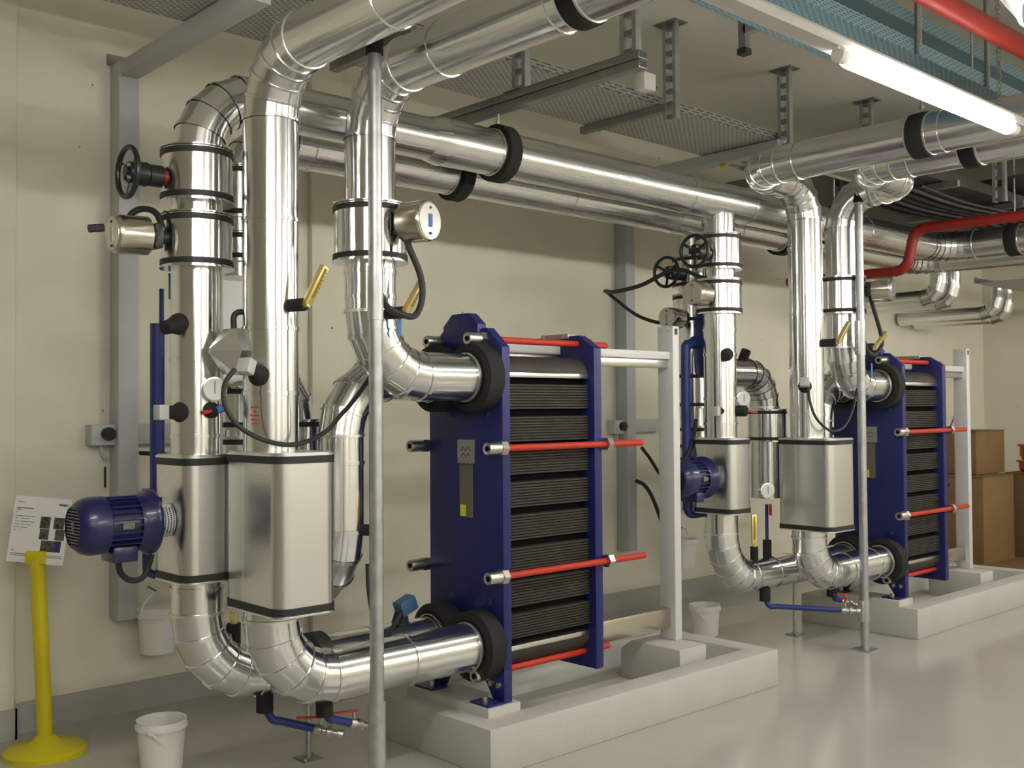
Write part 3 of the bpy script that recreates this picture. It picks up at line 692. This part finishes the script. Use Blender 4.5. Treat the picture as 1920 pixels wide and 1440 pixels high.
gauge('round pressure gauge between the two front risers', (2.0, 3.93, 1.71), (-.35, -.94, 0), .05)
kb = thing('ball_valve', 'small black ball valve with red lever under the pressure gauge', 'ball valve', (1.99, 3.94, 1.60))
MB().lathe((2.0, 3.99, 1.625), (-.1, -1, 0), [(.032, 0), (.032, .05), (.022, .06)], 18).build('valve_body', 'black_foam', kb)
MB().bar((1.985, 3.93, 1.622), (1.945, 3.925, 1.615), .022, .014).build('red_lever', 'red', kb, bevel=.003)
MB().cyl((2.005, 3.925, 1.625), (2.04, 3.92, 1.635), .016, seg=12).build('blue_cap', 'blue_tag', kb)
MB().cyl((2.0, 3.95, 1.63), (2.0, 3.95, 1.67), .008, seg=10).build('gauge_stem', 'nut', kb)
gauge('round pressure gauge left of the farther front riser, upper', (5.88, 4.1, 1.68), (-.45, -.89, 0), .052)
gauge('round pressure gauge before the farther pumps, lower', (5.92, 3.95, 1.075), (-.45, -.89, 0), .052)
gs = thing('gauge_line', 'thin blue upright gauge line on the farther lower elbow', 'pipe', (6.08, YF, .60))
MB().cyl((6.08, YF, .60), (6.08, YF, .73), .029, seg=18).build('foam_sleeve', 'black_foam', gs)
MB().cyl((6.08, YF, .73), (6.08, YF, .97), .011, seg=12).build('blue_tube', 'blue_pipe', gs)
MB().bar((6.055, 4.02, .975), (6.055, 4.02, .90), .016, .012, up=(1, 0, 0)).build('red_lever', 'red', gs)
kb = thing('ball_valve', 'small ball valve with red lever on the farther rear riser', 'ball valve', (5.66, 3.97, 1.58))
MB().lathe((5.66, 4.0, 1.60), (.3, -1, 0), [(.036, 0), (.036, .06), (.024, .07)], 18).build('valve_body', 'black_foam', kb)
MB().bar((5.69, 3.95, 1.60), (5.78, 3.93, 1.59), .02, .012).build('red_lever', 'red', kb)
drain('blue drain pipe with red lever under the left lower elbow', (2.28, 4.03, .40), (2.30, 4.0, .315), (2.515, 3.835, .245), (-1, .15, .12))
drain('blue drain pipe with red lever under the foreground lower elbow', (2.42, YN, .405), (2.45, YN+.01, .33), (2.66, 3.845, .245), (-1, .15, .05))
drain('blue drain pipe under the farther rear elbow', (5.98, 4.02, .395), (5.99, 3.99, .31), (6.40, 3.60, .275), (.6, .3, .05))
drain('blue drain pipe under the farther front elbow', (6.42, YN, .40), (6.44, 3.78, .33), (6.56, 3.70, .28), (-.8, .2, .03))
def stand(x, y, zt, label):
    t = thing('pipe_stand', label, 'stand', (x, y, 0))
    MB().cyl((x, y, .004), (x, y, zt), .012, seg=14).build('stand_rod', 'zinc', t)
    MB().box(x-.05, x+.05, y-.05, y+.05, 0, .005).build('foot_plate', 'zinc_dark', t)
    for k in ((-1, -1), (1, 1)): MB().hexnut((x+k[0]*.035, y+k[1]*.035, .005), (x+k[0]*.035, y+k[1]*.035, .015), .01).build('anchor_bolt', 'nut', t)
    MB().cyl((x, y, zt-.01), (x, y, zt+.012), .02, seg=14).build('saddle_head', 'zinc', t)
stand(2.655, 4.29, .40, 'thin steel floor stand under the left lower pipe')
stand(6.60, 4.19, .40, 'thin steel floor stand under the farther lower pipe')
# blue sensor on the lower rear pipe
bs = thing('flow_sensor', 'small blue sensor box with cable on the lower rear pipe', 'sensor', (3.03, YF, .60))
MB().lathe((3.02, YF, .60), (.1, 0, 1), [(.045, 0), (.04, .02), (.03, .06)], 18).build('boot', 'black_foam', bs)
MB().obox((3.045, YF-.01, .69), (1, .1, .35), (0, 1, 0), (-.35, 0, 1), .05, .035, .035).build('sensor_head', 'teal_box', bs, bevel=.006)
MB().box(3.02, 3.04, YF-.055, YF-.052, .53, .60).build('blue_tag', 'blue_tag', bs)
cable('black cable from the blue sensor box down behind the foreground post', [(3.01, YF-.03, .67), (2.93, 4.0, .61), (2.86, 3.95, .58), (2.80, 3.95, .64), (2.785, 3.98, .78), (2.79, 4.0, .92)], .011)
tag(MB().box(2.69, 2.71, 3.628, 3.631, 1.935, 2.02).build('hanging_tag', 'blue_tag'), 'blue hanging tag below the thermometer by the foreground post', 'tag')
tag(MB().box(6.70, 6.72, 3.628, 3.631, 1.82, 1.92).build('hanging_tag', 'blue_tag'), 'blue hanging tag by the farther galvanised post', 'tag')
tag(MB().box(1.93, 1.945, 4.2, 4.203, 2.09, 2.20).build('hanging_tag', 'blue_tag'), 'narrow blue hanging tag behind the left riser', 'tag')
# red printed sticker on foreground riser
st = thing('sticker', 'small red printed sticker on the foreground riser', 'sticker', (2.08, 3.71, 1.56))
for k in range(5):
    wd_ = (.9, .35, .95, .8, .55)[k]; m = MB(); vs = []; n = 6; zz = 1.635-k*.016
    for i in range(n+1):
        a = PI+.43+(i/n-.5)*.36*wd_
        for z in (zz-.0035, zz+.0035): vs.append((XN1+(RP+.0008)*math.cos(a), YN+(RP+.0008)*math.sin(a), z))
    m.add(vs, [(2*i, 2*i+2, 2*i+3, 2*i+1) for i in range(n)]).build('print_line', 'sticker_red', st)

# blue pipes behind the risers
def blue_riser(x, y, z0, z1, label, valve):
    t = thing('blue_pipe', label, 'pipe', (x, y, z0))
    if valve:
        MB().path([(x, y, z0), (x, y, z1-.12), (x+.02, y, z1-.03), (x+.09, y, z1), (x+.2, y, z1)], .03, 16, 6).build('pipe_bend', 'blue_pipe', t)
        MB().lathe((x+.09, y, z1), X, [(.042, 0), (.042, .03)], 20).build('flange', 'blue_pipe', t)
        MB().lathe((x+.19, y, z1-.22), Z, [(.03, 0), (.055, .1), (.06, .2), (.055, .36), (.03, .42)], 20).build('valve_body', 'blue_pipe', t)
    else:
        MB().cyl((x, y, z0), (x, y, z1), .032, seg=20).build('pipe_upper', 'blue_pipe', t)
        MB().cyl((x+.02, y, z1), (x+.02, y, z1+.16), .011, seg=10).build('vent_tube', 'blue_pipe', t)
    return t
blue_riser(2.06, 4.60, 1.25, 2.02, 'upright dark blue pipe left of the left riser', False)
lo = thing('blue_pipe', 'thin dark blue pipe hooking under the left pump jacket', 'pipe', (1.86, 4.24, .93))
MB().path([(1.87, 4.28, 1.30), (1.87, 4.28, 1.02), (1.875, 4.275, .955), (1.92, 4.25, .935), (1.97, 4.22, .94)], .017, 12, 6).build('hook', 'blue_pipe', lo)
MB().cyl((1.87, 4.28, 1.035), (1.87, 4.28, 1.05), .0185, seg=14).build('clip', 'plastic_white', lo)
br = blue_riser(5.465, 4.255, .96, 2.05, 'upright dark blue pipe right of the white end post', True)
MB().path([(5.465, 4.255, 1.0), (5.465, 4.255, .96), (5.49, 4.245, .93), (5.55, 4.20, .935), (5.56, 4.15, .95)], .022, 12, 5).build('lower_hook', 'blue_pipe', br)
cable('black cable hanging behind the farther rear riser', [(5.50, 4.2, 1.55), (5.48, 4.22, 1.4), (5.40, 4.22, 1.28), (5.33, 4.2, 1.2)], .012)

# ================================================================ WALL ITEMS
def cantilever(x, label, zb, tip):
    t = thing('pipe_bracket', label, 'bracket', (x, Y1, zb))
    MB().box(x-.055, x+.055, Y1-.12, Y1, zb, 3.50).build('upright', 'grey_paint', t, bevel=.004)
    MB().box(x-.05, x+.05, tip, Y1-.06, 3.42, 3.50).build('arm', 'grey_paint', t, bevel=.004)
    MB().box(x-.05, x+.05, tip-.003, tip, 3.42, 3.50).build('arm_cap', 'white_paint', t)
    MB().box(x-.075, x+.075, Y1-.012, Y1, 3.50, 3.56).build('wall_plate', 'zinc_dark', t)
    return t
cantilever(2.315, 'tall grey wall bracket with an arm reaching over the left hand wheel', .515, 4.12)
cantilever(6.40, 'grey wall bracket with an arm over the wall pipes, farther away', .49, 4.12)
def switch(x, z, label):
    t = thing('isolator_switch', label, 'switch', (x, Y1-.1, z-.06))
    MB().box(x-.065, x+.065, Y1-.09, Y1, z-.055, z+.055).build('housing', 'plastic_grey', t, bevel=.006)
    k = MB().cyl((x+.02, Y1-.09, z+.005), (x+.02, Y1-.115, z+.005), .036, seg=24).build('knob', 'black_paint', t)
    MB().bar((x-.01, Y1-.12, z+.005), (x+.05, Y1-.12, z+.005), .012, .014).build('knob_grip', 'black_paint', k)
    MB().path([(x+.0, Y1-.05, z-.055), (x+.01, Y1-.045, z-.10), (x+.04, Y1-.04, z-.13)], .009, 8, 4).build('conduit', 'plastic_grey', t)
switch(2.195, 1.50, 'grey isolator switch with black knob beside the left bracket')
switch(6.30, 1.475, 'grey isolator switch with black knob behind the nearer exchanger')
tag(MB().box(2.37, 2.66, Y1-.06, Y1, 1.445, 1.555).build('cable_duct', 'grey_paint', bevel=.003), 'short grey cable duct right of the left bracket', 'cable duct')
tag(MB().box(6.46, 6.85, Y1-.06, Y1, 1.43, 1.53).build('cable_duct', 'grey_paint', bevel=.003), 'short grey cable duct behind the white end post', 'cable duct')
cable('black cable arching from the left bracket to the blue motor', [(2.37, 5.5, 1.40), (2.42, 5.2, 1.39), (2.28, 4.7, 1.34), (2.05, 4.35, 1.27), (1.87, 4.15, 1.26)], .012)
cable('black cable looped under the blue motor', [(1.66, 4.06, 1.05), (1.68, 4.08, .99), (1.73, 4.09, .955), (1.78, 4.09, .97), (1.81, 4.09, 1.05)], .012)
cable('black cable sloping from the red rod tip towards the white post', [(6.43, 5.45, 1.31), (6.53, 5.45, 1.22), (6.63, 5.45, 1.11), (6.70, 5.45, 1.06)], .014)
cable('black cable curving behind the white end post', [(6.36, 5.45, 1.05), (6.46, 5.45, 1.01), (6.56, 5.45, .90), (6.67, 5.45, .70)], .016)
cable('short black cable end on the wall by the isolator', [(2.22, 5.6, 1.33), (2.22, 5.6, 1.22)], .006)

# ================================================================ BUCKETS, POST, SIGN
def bucket(p, r, h, label, handle='down', lid=False, ang=0):
    x, y, z = p; t = thing('plastic_bucket', label, 'bucket', p)
    pr = [(r*.84, 0), (r*.97, h*.82), (r*1.06, h*.83), (r*1.06, h*.9), (r, h*.905), (r, h*.99), (r*1.03, h), (r*.96, h*.995), (r*.93, h*.9), (r*.81, .012)]
    MB().lathe(p, Z, pr, 36, (True, True)).build('body', 'bucket', t)
    d = V((math.cos(ang), math.sin(ang), 0)); s = d.cross(Z); c = V(p)+Z*h*.87
    for k in (-1, 1): MB().cyl(c+d*k*r, c+d*k*r*1.14, .014, seg=10).build('handle_lug', 'bucket', t)
    up = 1 if handle == 'up' else -1
    pts = []
    for i in range(13):
        a = PI*i/12; e = d*math.cos(a)*r*1.1
        pts.append(c+e+(Z*up*.95 if handle == 'up' else (s*.55-Z*.75))*math.sin(a)*r*1.15)
    MB().path(pts, .0045, 8, 2).build('handle', 'bucket', t)
    if lid: MB().lathe(V(p)+Z*h*.985, Z, [(r*1.05, 0), (r*1.05, .012), (r*.9, .014)], 36).build('lid', 'bucket', t)
    return t
bucket((2.10, 4.64, 0), .108, .225, 'white plastic bucket on the floor at lower left', 'down', ang=.75)
bucket((2.475, 5.515, .325), .108, .235, 'white lidded bucket hanging by its handle on the wall behind the left pump', 'up', True, .35)
tag(MB().cyl((2.475, 5.515, .645), (2.475, 5.644, .66), .006, seg=8).build('wall_hook', 'zinc_dark'), 'wall hook holding the lidded bucket behind the left pump', 'hook')
bucket((6.15, 4.64, 0), .108, .215, 'white plastic bucket on the floor behind the white end post', 'down', ang=.2)
bucket((7.03, 5.515, .30), .108, .235, 'white bucket hanging on the wall behind the white end post', 'up', False, .35)
tag(MB().cyl((7.03, 5.515, .62), (7.03, 5.644, .635), .006, seg=8).build('wall_hook', 'zinc_dark'), 'wall hook holding the bucket behind the end post', 'hook')

yp = thing('barrier_post', 'yellow plastic barrier post with round base at left', 'post', (1.79, 5.23, 0))
lean = V((-.035, .02, 1)).normalized()
MB().lathe((1.79, 5.23, 0), Z, [(.188, 0), (.188, .02), (.17, .035), (.07, .055), (.05, .075), (.035, .09)], 40).build('base', 'yellow', yp)
MB().cyl(V((1.79, 5.23, .07)), V((1.79, 5.23, 0))+lean*.92, .035, seg=24).build('tube', 'yellow', yp)
top = V((1.79, 5.23, 0))+lean*.91
MB().obox(top+Z*.02, (rgt.x, rgt.y, 0), (rgt.y, -rgt.x, 0), Z, .048, .03, .032).build('clip_head', 'yellow', yp, bevel=.008)
# info sheet, faces the camera side and leans
sn = thing('info_sheet', 'white printed information sheet on top of the yellow post', 'sign', top+Z*.02)
su = V((.66, -.74, -.075)).normalized(); nn = V((-.62, -.62, .12)).normalized(); sv = nn.cross(su).normalized(); sv = sv if sv.z > 0 else -sv
nn = su.cross(sv); nn = nn if nn.y < 0 else -nn
o = top+nn*.012+sv*.148-su*.008
SW, SH = .142, .157
MB().obox(o, su, sv, nn, SW, SH, .0015).build('sheet', 'paper', sn)
def strip(u0, u1, v0, v1, m, name):
    MB().obox(o+su*((u0+u1)/2)+sv*((v0+v1)/2)+nn*.0019, su, sv, nn, (u1-u0)/2, (v1-v0)/2, .0004).build(name, m, sn)
def text(s, u, v, size, bold=0):
    cu = bpy.data.curves.new('txt', 'FONT'); cu.body = s; cu.size = size; cu.extrude = .0003; cu.offset = bold
    ob = bpy.data.objects.new('txt', cu); C.objects.link(ob); dg = bpy.context.evaluated_depsgraph_get()
    me = bpy.data.meshes.new_from_object(ob.evaluated_get(dg)); bpy.data.objects.remove(ob)
    q = Matrix((su, sv, nn)).transposed(); base = o+su*u+sv*v+nn*.002-ORG[sn.name]
    for p in me.vertices: p.co = q@p.co+base
    me.materials.clear(); me.materials.append(MATS['ink']); ob = bpy.data.objects.new('lettering', me); C.objects.link(ob); ob.parent = sn
text('SIEMERT', .082, .122, .013, .0006)
for (u0, u1, v) in ((-.128, -.09, .128), (-.128, -.045, .10), (-.128, -.103, .092), (-.128, -.12, .078), (-.128, -.028, .062), (-.128, -.118, .05), (-.10, -.058, .05), (-.128, -.108, .036), (-.10, -.03, .036), (-.128, -.102, .022), (-.098, -.045, .022), (-.128, -.104, .008), (-.098, -.06, .008), (-.128, -.118, -.006), (-.098, -.09, -.006), (-.128, -.108, -.102), (-.128, .13, -.116), (-.128, .135, -.124)):
    strip(u0, u1, v-.0018, v+.0018, 'ink' if v in (.10, .092) else 'plate_grey', 'print_line')
for (u0, u1, v0, v1, m_) in ((.0, .05, .01, .066, 'print_dark'), (.068, .12, .012, .066, 'print_dark'), (.004, .05, -.042, .008, 'print_dark'), (.082, .128, -.04, .010, 'print_dark'), (.018, .088, -.098, -.046, 'print_dark'), (.088, .118, -.098, -.044, 'print_blue')):
    strip(u0, u1, v0, v1, m_, 'printed_picture')

# ================================================================ OVERHEAD STEEL
def tray(x0, x1, y0, y1, z, h, label, side, mats=('tray_slots', 'zinc_side_slots'), ax=X):
    t = thing('cable_tray', label, 'cable tray', ((x0+x1)/2, (y0+y1)/2, z))
    MB().box(x0, x1, y0, y1, z, z+.004).build('tray_floor', mats[0], t, smooth=False)
    for y in (y0, y1-.004): MB().box(x0, x1, y, y+.004, z+.004, z+h).build('tray_side', mats[1], t, smooth=False)
    return t
tray(1.0, 6.55, 4.16, 4.78, 3.505, .06, 'long perforated steel cable tray above the wall pipes', None)
tray(6.7, 12.5, 4.3, 5.2, 3.35, .06, 'shade-darkened cable tray at far right above the wall pipes', None, ('shaded_steel', 'shaded_steel'))
tray(8.6, 12.6, 3.0, 3.9, 3.45, .06, 'rear cable tray under the ceiling at far right', None, ('shaded_steel', 'shaded_steel'))
tray(9.7, 12.9, 3.72, 4.22, 2.75, .06, 'low perforated cable tray at the right edge', None)
tray(7.4, 12.4, 3.55, 4.25, 3.30, .08, 'shade-darkened cable tray under the ceiling behind the red pipe', None, ('shaded_steel', 'shaded_steel'))
tray(2.2, 9.2, 2.42, 2.74, 3.35, .07, 'light blue cable tray behind the lit trunking', None, ('tray_blue_slots', 'tray_side_slots'))
tray(2.2, 10.5, 2.72, 2.95, 3.72, .07, 'upper light blue cable tray close to the ceiling', None, ('tray_blue', 'tray_side_slots'))
def hanger(x, y, zb, label, w_=.075, zt=ZC, group='slotted ceiling hangers'):
    t = thing('ceiling_hanger', label, 'hanger', (x, y, zb), group)
    for s in (-1, 1): MB().box(x-.02, x+.02, y+s*w_/2-.012, y+s*w_/2+.012, zb, zt-.008).build('channel_rail', 'zinc', t)
    n = max(2, int((zt-zb)/.085))
    for k in range(n+1):
        z = zb+.02+(zt-zb-.05)*k/n; MB().box(x-.016, x+.016, y-w_/2, y+w_/2, z-.014, z+.014).build('rung', 'zinc_dark', t)
    MB().box(x-.06, x+.06, y-w_/2-.05, y+w_/2+.05, zt-.008, zt).build('ceiling_plate', 'zinc_dark', t)
    return t
hanger(5.12, 4.075, 3.40, 'slotted ceiling hanger in the middle, longest in view')
hanger(6.42, 4.10, 3.44, 'slotted ceiling hanger above the farther pipe bend')
hanger(7.56, 4.10, 3.2, 'short slotted ceiling hanger left of the tube light')
hanger(3.70, 3.18, 3.25, 'slotted hanger at the free end of the pipe strut')
hanger(3.70, 3.92, 3.25, 'slotted hanger at the middle of the pipe strut')
sx = thing('pipe_strut', 'double channel strut that carries the black pipe clamps', 'strut', (3.66, 3.85, 3.17))
for k in range(2): MB().box(3.64, 3.70, 3.08, 4.62, 3.165+k*.044, 3.205+k*.044).build('channel', 'zinc_dark', sx, bevel=.003)
MB().box(3.645, 3.695, 3.078, 3.082, 3.17, 3.20).build('channel_end', 'ink', sx); MB().box(3.645, 3.695, 3.078, 3.082, 3.214, 3.244).build('channel_end', 'ink', sx)
MB().box(3.63, 3.71, 3.86, 3.98, 3.25, 3.256).build('fixing_plate', 'zinc', sx)
MB().bar((5.11, 4.10, 3.48), (5.11, 4.82, 3.48), .05, .045).build('tray_bracket', 'zinc_dark', tag(thing('tray_bracket', 'cantilever bracket under the long cable tray', 'bracket', (5.11, 4.1, 3.46)), 'cantilever bracket under the long cable tray', 'bracket'))
tag(MB().bar((3.15, 4.10, 3.48), (3.15, 4.82, 3.48), .05, .045).build('tray_bracket', 'zinc_dark'), 'cantilever bracket under the tray behind the big bend', 'bracket')
jb = thing('junction_box', 'small white junction box on the side of the cable tray', 'junction box', (4.86, 4.12, 3.56))
MB().box(4.86, 4.97, 4.07, 4.155, 3.545, 3.65).build('box', 'plastic_white', jb, bevel=.006)
MB().cyl((4.97, 4.11, 3.585), (5.01, 4.11, 3.585), .014, seg=10).build('gland', 'black_paint', jb)
# clamps
def clamp(c, ax, r, wd, label, rod=None, th=.03):
    t = thing('pipe_clamp', label, 'clamp', V(c)-Z*(r+.03)); ax = V(ax)
    MB().lathe(V(c)-ax*wd/2, ax, [(r, 0), (r+th*.85, .002), (r+th, .008), (r+th, wd-.008), (r+th*.85, wd-.002), (r, wd)], 44, (False, False)).build('insulation_ring', 'black_foam', t)
    band(t, V(c)-ax*(wd/2+.008), ax, r, .012, .004, 'seam', 'end_ring'); band(t, V(c)+ax*(wd/2+.008), ax, r, .012, .004, 'seam', 'end_ring')
    if rod:
        MB().cyl(V(c)+Z*(r+.02), V((c[0], c[1], rod)), .008, seg=10).build('threaded_rod', 'zinc', t)
        MB().hexnut(V(c)+Z*(r+.035), V(c)+Z*(r+.05), .016).build('nut', 'nut', t)
    return t
clamp((3.67, YF, 2.955), X, .119, .085, 'black insulated clamp on the upper wall pipe', 3.17)
clamp((3.67, YB, 2.90), X, .108, .085, 'black insulated clamp on the lower wall pipe', 3.17)
clamp((7.0, YF, 2.955), X, .119, .085, 'black clamp on the upper wall pipe behind the farther risers', 3.3)
clamp((6.85, YB, 2.90), X, .108, .085, 'black clamp on the lower wall pipe left of the farther riser', 3.3)
clamp((XU1, 2.50, ZO+.01), Y, RP, .07, 'black clamp on the overhead pipe at top centre', 3.9, th=.012)
clamp((5.50, 2.66, 3.09), Y, RP, .09, 'black clamp on the upper overhead pipe under the tube light', 3.9, th=.012)
clamp((5.95, 2.58, 3.09), Y, RP, .085, 'black clamp on the lower overhead pipe under the tube light', 3.9, th=.012)
clamp((8.7, 3.45, 2.955), Y, .119, .09, 'black clamp on the wall pipe beside the red pipe', 3.7, th=.012)
clamp((9.0, 3.35, 2.875), Y, .108, .09, 'black clamp on the lower wall pipe at right edge', 3.7, th=.012)
# hoist chain, hangers of the trunking, red pipes
def rodhang(x, y, z0, z1, r, label, m='zinc_dark'): return tag(MB().cyl((x, y, z0), (x, y, z1), r, seg=10).build('hanger_rod', m), label, 'rod')
rodhang(4.95, 2.41, 3.35, ZC, .012, 'left thin hanger rod crossing the red pipe')
rodhang(5.75, 2.41, 3.35, ZC, .014, 'right thin hanger rod crossing the red pipe')
rodhang(6.62, 2.40, 3.35, ZC, .028, 'thick hanger tube right of the chain')
ch = thing('chain', 'thin hanging chain crossing the red pipe', 'chain', (4.75, 1.94, 2.93))
for k in range(54):
    z = 2.945+k*.0195; MB().torus((4.75, 1.94, z), X if k % 2 else Y, .011, .0025, 10, 5).build('link', 'zinc_dark', ch)
def redpipe(pts, R, r, label):
    pts = [V(p) for p in pts]; t = thing('red_sprinkler_pipe', label, 'pipe', min(pts, key=lambda p: p.z)); q = [pts[0]]
    for i in range(1, len(pts)-1):
        d0 = (pts[i]-pts[i-1]).normalized(); d1 = (pts[i+1]-pts[i]).normalized(); an = d0.angle(d1); T = R*math.tan(an/2)
        nrm = d0.cross(d1).normalized(); inn = nrm.cross(d0); cen = pts[i]-d0*T+inn*R
        MB().path([q[-1], pts[i]-d0*T], r, 20, 1).build('straight_length', 'red_pipe', t)
        arc = [cen+Matrix.Rotation(an*k/8, 3, nrm)@(-inn*R) for k in range(9)]
        MB().path(arc, r+.001, 20, 1).build('bend', 'red_pipe', t)
        for e, dd in ((pts[i]-d0*T, d0), (pts[i]+d1*T, d1)): band(t, e, dd, r, .012, .004, 'red_pipe', 'weld_bead')
        q.append(pts[i]+d1*T)
    MB().path([q[-1], pts[-1]], r, 20, 1).build('straight_length', 'red_pipe', t)
    return t
redpipe([(7.69, 4.90, 2.67), (7.69, 3.86, 2.665), (7.69, 3.79, 2.97), (7.69, 2.3, 2.96)], .11, .039, 'red pipe with an S bend at right')
tag(MB().cyl((-1, 1.90, 3.24), (12, 1.90, 3.24), .045, seg=24).build('red_sprinkler_pipe', 'red_pipe'), 'straight red pipe crossing the upper right corner', 'pipe')
tag(MB().box(6.1, 6.35, 1.6, 1.9, 3.9, 3.999).build('ceiling_box', 'zinc_dark', bevel=.01), 'dark box on the ceiling above the straight red pipe', 'box')
# large duct at top right
pipe('ventilation_duct', 'large silver duct bend in the upper right corner', 'duct', [(3.93, 1.45, 3.99), (3.93, 1.45, 3.06), (3.93, -1.0, 3.06)], .2, .26, 4, m='clad_wall')
pipe_right = [((9.2, 4.32, 2.86), (9.2, 4.32, 2.60), (9.2, 5.6, 2.60)), ((9.5, 4.33, 2.86), (9.5, 4.33, 2.58), (9.5, 5.6, 2.58)), ((11.0, 4.56, 2.9), (11.0, 4.56, 2.58), (11.0, 5.6, 2.58)), ((11.35, 4.6, 2.9), (11.35, 4.6, 2.56), (11.35, 5.6, 2.56))]
for k, p in enumerate(pipe_right):
    pipe('insulated_pipe', ('first', 'second', 'third', 'last')[k]+' of four small clad pipes bending into the far wall, counted from left', 'pipe', p, .072, .14, 3, m='clad_wall', group='small clad pipes at far right')
hanger(8.3, 3.4, 3.2, 'slotted hanger behind the red pipe bend')
for k, (x, y) in enumerate(((9.0, 2.9), (9.15, 2.75), (10.2, 2.9))):
    rodhang(x, y, 3.1, ZC, .018, ('first', 'second', 'third')[k]+' hanger tube above the right red pipe, from left', 'zinc')

# ================================================================ BOXES AT THE RIGHT
def carton(x0, x1, y0, y1, z0, z1, label, top='open', tape=True):
    t = thing('cardboard_box', label, 'box', ((x0+x1)/2, (y0+y1)/2, z0))
    MB().box(x0, x1, y0, y1, z0, z1).build('carton', 'card', t, bevel=.008)
    if tape: MB().box(x0-.002, x0+.002, (y0+y1)/2-.03, (y0+y1)/2+.03, z1-.18, z1).build('tape_strip', 'tape', t)
    MB().box(x0-.012, x1+.012, y0-.012, (y0+y1)/2-.004, z1, z1+.006).build('flap', 'card', t)
    MB().box(x0-.012, x1+.012, (y0+y1)/2+.004, y1+.012, z1, z1+.006).build('flap', 'card', t)
    MB().box(x0-.003, x0, (y0+y1)/2-.06, (y0+y1)/2+.02, z1-.10, z1-.075).build('hand_hole', 'card_dark', t)
    return t
carton(10.7, 11.45, 4.6, 5.4, .012, .90, 'large cardboard box on the floor behind the farther exchanger')
carton(10.9, 11.6, 4.75, 5.5, .91, 1.36, 'cardboard box stacked on top, farther back')
carton(11.6, 12.4, 4.05, 4.75, .012, .90, 'tall cardboard box at the right edge')
tag(MB().box(9.9, 12.9, 3.9, 5.55, 0, .012).build('cardboard_sheet', 'card'), 'flat cardboard sheet on the floor beside the boxes', 'cardboard')
def tub(x, y, z, r, h, label, m):
    t = thing('orange_tub', label, 'tub', (x, y, z))
    MB().lathe((x, y, z), Z, [(r*.8, 0), (r*.95, h*.3), (r*.95, h*.86), (r*1.08, h*.88), (r*1.08, h), (r*.9, h)], 28).build('tub_body', m, t)
    MB().obox((x-r*.9*.75, y-r*.9*.66, z+h*.5), (-.66, .75, 0), (-.75, -.66, 0), Z, .06, .004, .035).build('label_patch', 'orange_label', t)
tub(11.85, 4.5, 1.035, .19, .17, 'upper orange plastic tub on the tall cardboard box', 'orange')
tub(11.85, 4.5, .907, .2, .125, 'lower orange plastic tub on the tall cardboard box', 'orange')
ld = thing('plastic_sheet', 'pale green translucent sheeting leaning behind the boxes', 'sheet', (12.3, 5.3, 0))
MB().prism([(0, 0), (0, 1.35), (.25, 1.62), (.6, 1.36), (1.1, 1.3), (1.1, 0)], (12.2, 5.62, 0), X, Z, -Y, .02).build('sheeting', 'foil_white', ld)

# ================================================================ SMALL OVERHEAD ITEMS
hg = thing('ceiling_channel', 'short ceiling channel with black end cap left of the tube light', 'hanger', (4.3, 2.97, 3.35))
MB().box(4.28, 4.32, 2.95, 2.99, 3.37, ZC).build('channel', 'zinc_dark', hg); MB().box(4.275, 4.325, 2.945, 2.995, 3.34, 3.37).build('end_cap', 'rubber', hg)
MB().bar((4.30, 2.96, 3.46), (4.30, 2.70, 3.46), .04, .04).build('arm', 'zinc', hg)
band(thing('pipe_band', 'black rubber band on the rear lower pipe behind the foreground bend', 'band', (2.55, YF, .40)), (2.55, YF, .512), X, .104, .07, .02)
for x, l in ((2.72, 'yellow and grey cable sleeve under the tray behind the big bend'), (6.47, 'yellow and black cable sleeve left of the double bend')):
    t = thing('cable_sleeve', l, 'cable', (x, 4.6, 3.40))
    MB().cyl((x-.1, 4.62, 3.445), (x+.25, 4.62, 3.445), .035, seg=16).build('conduit', 'zinc', t)
    MB().torus((x-.06, 4.62, 3.44), X, .036, .014, 20, 8).build('yellow_ring', 'yellow_tag', t)
tag(MB().box(6.35, 6.375, Y1-.1, Y1-.097, 1.20, 1.30).build('hanging_tag', 'blue_tag'), 'small blue tag under the isolator behind the nearer exchanger', 'tag')
# cross brackets and cable bundle of the shade-darkened tray at far right
dtb = [(7.7, 'first'), (8.9, 'second'), (10.1, 'third')]
for x, k in dtb: tag(MB().bar((x, 3.45, 3.27), (x, 4.45, 3.27), .045, .045).build('tray_support', 'zinc_dark'), k+' cross bracket under the shade-darkened tray at far right, from left', 'bracket', 'brackets of the dark tray')
for k in range(7):
    y = 3.62+k*.09; tag(MB().path([(7.45, y, 3.245), (8.3, y+.02, 3.225), (9.5, y-.02, 3.24), (12.3, y, 3.235)], .014+.004*(k % 3), 8, 4).build('power_cable', ('rubber', 'shaded_steel', 'black_foam')[k % 3]), 'cable strapped under the shade-darkened tray at far right', 'cable', 'cables under the dark tray')
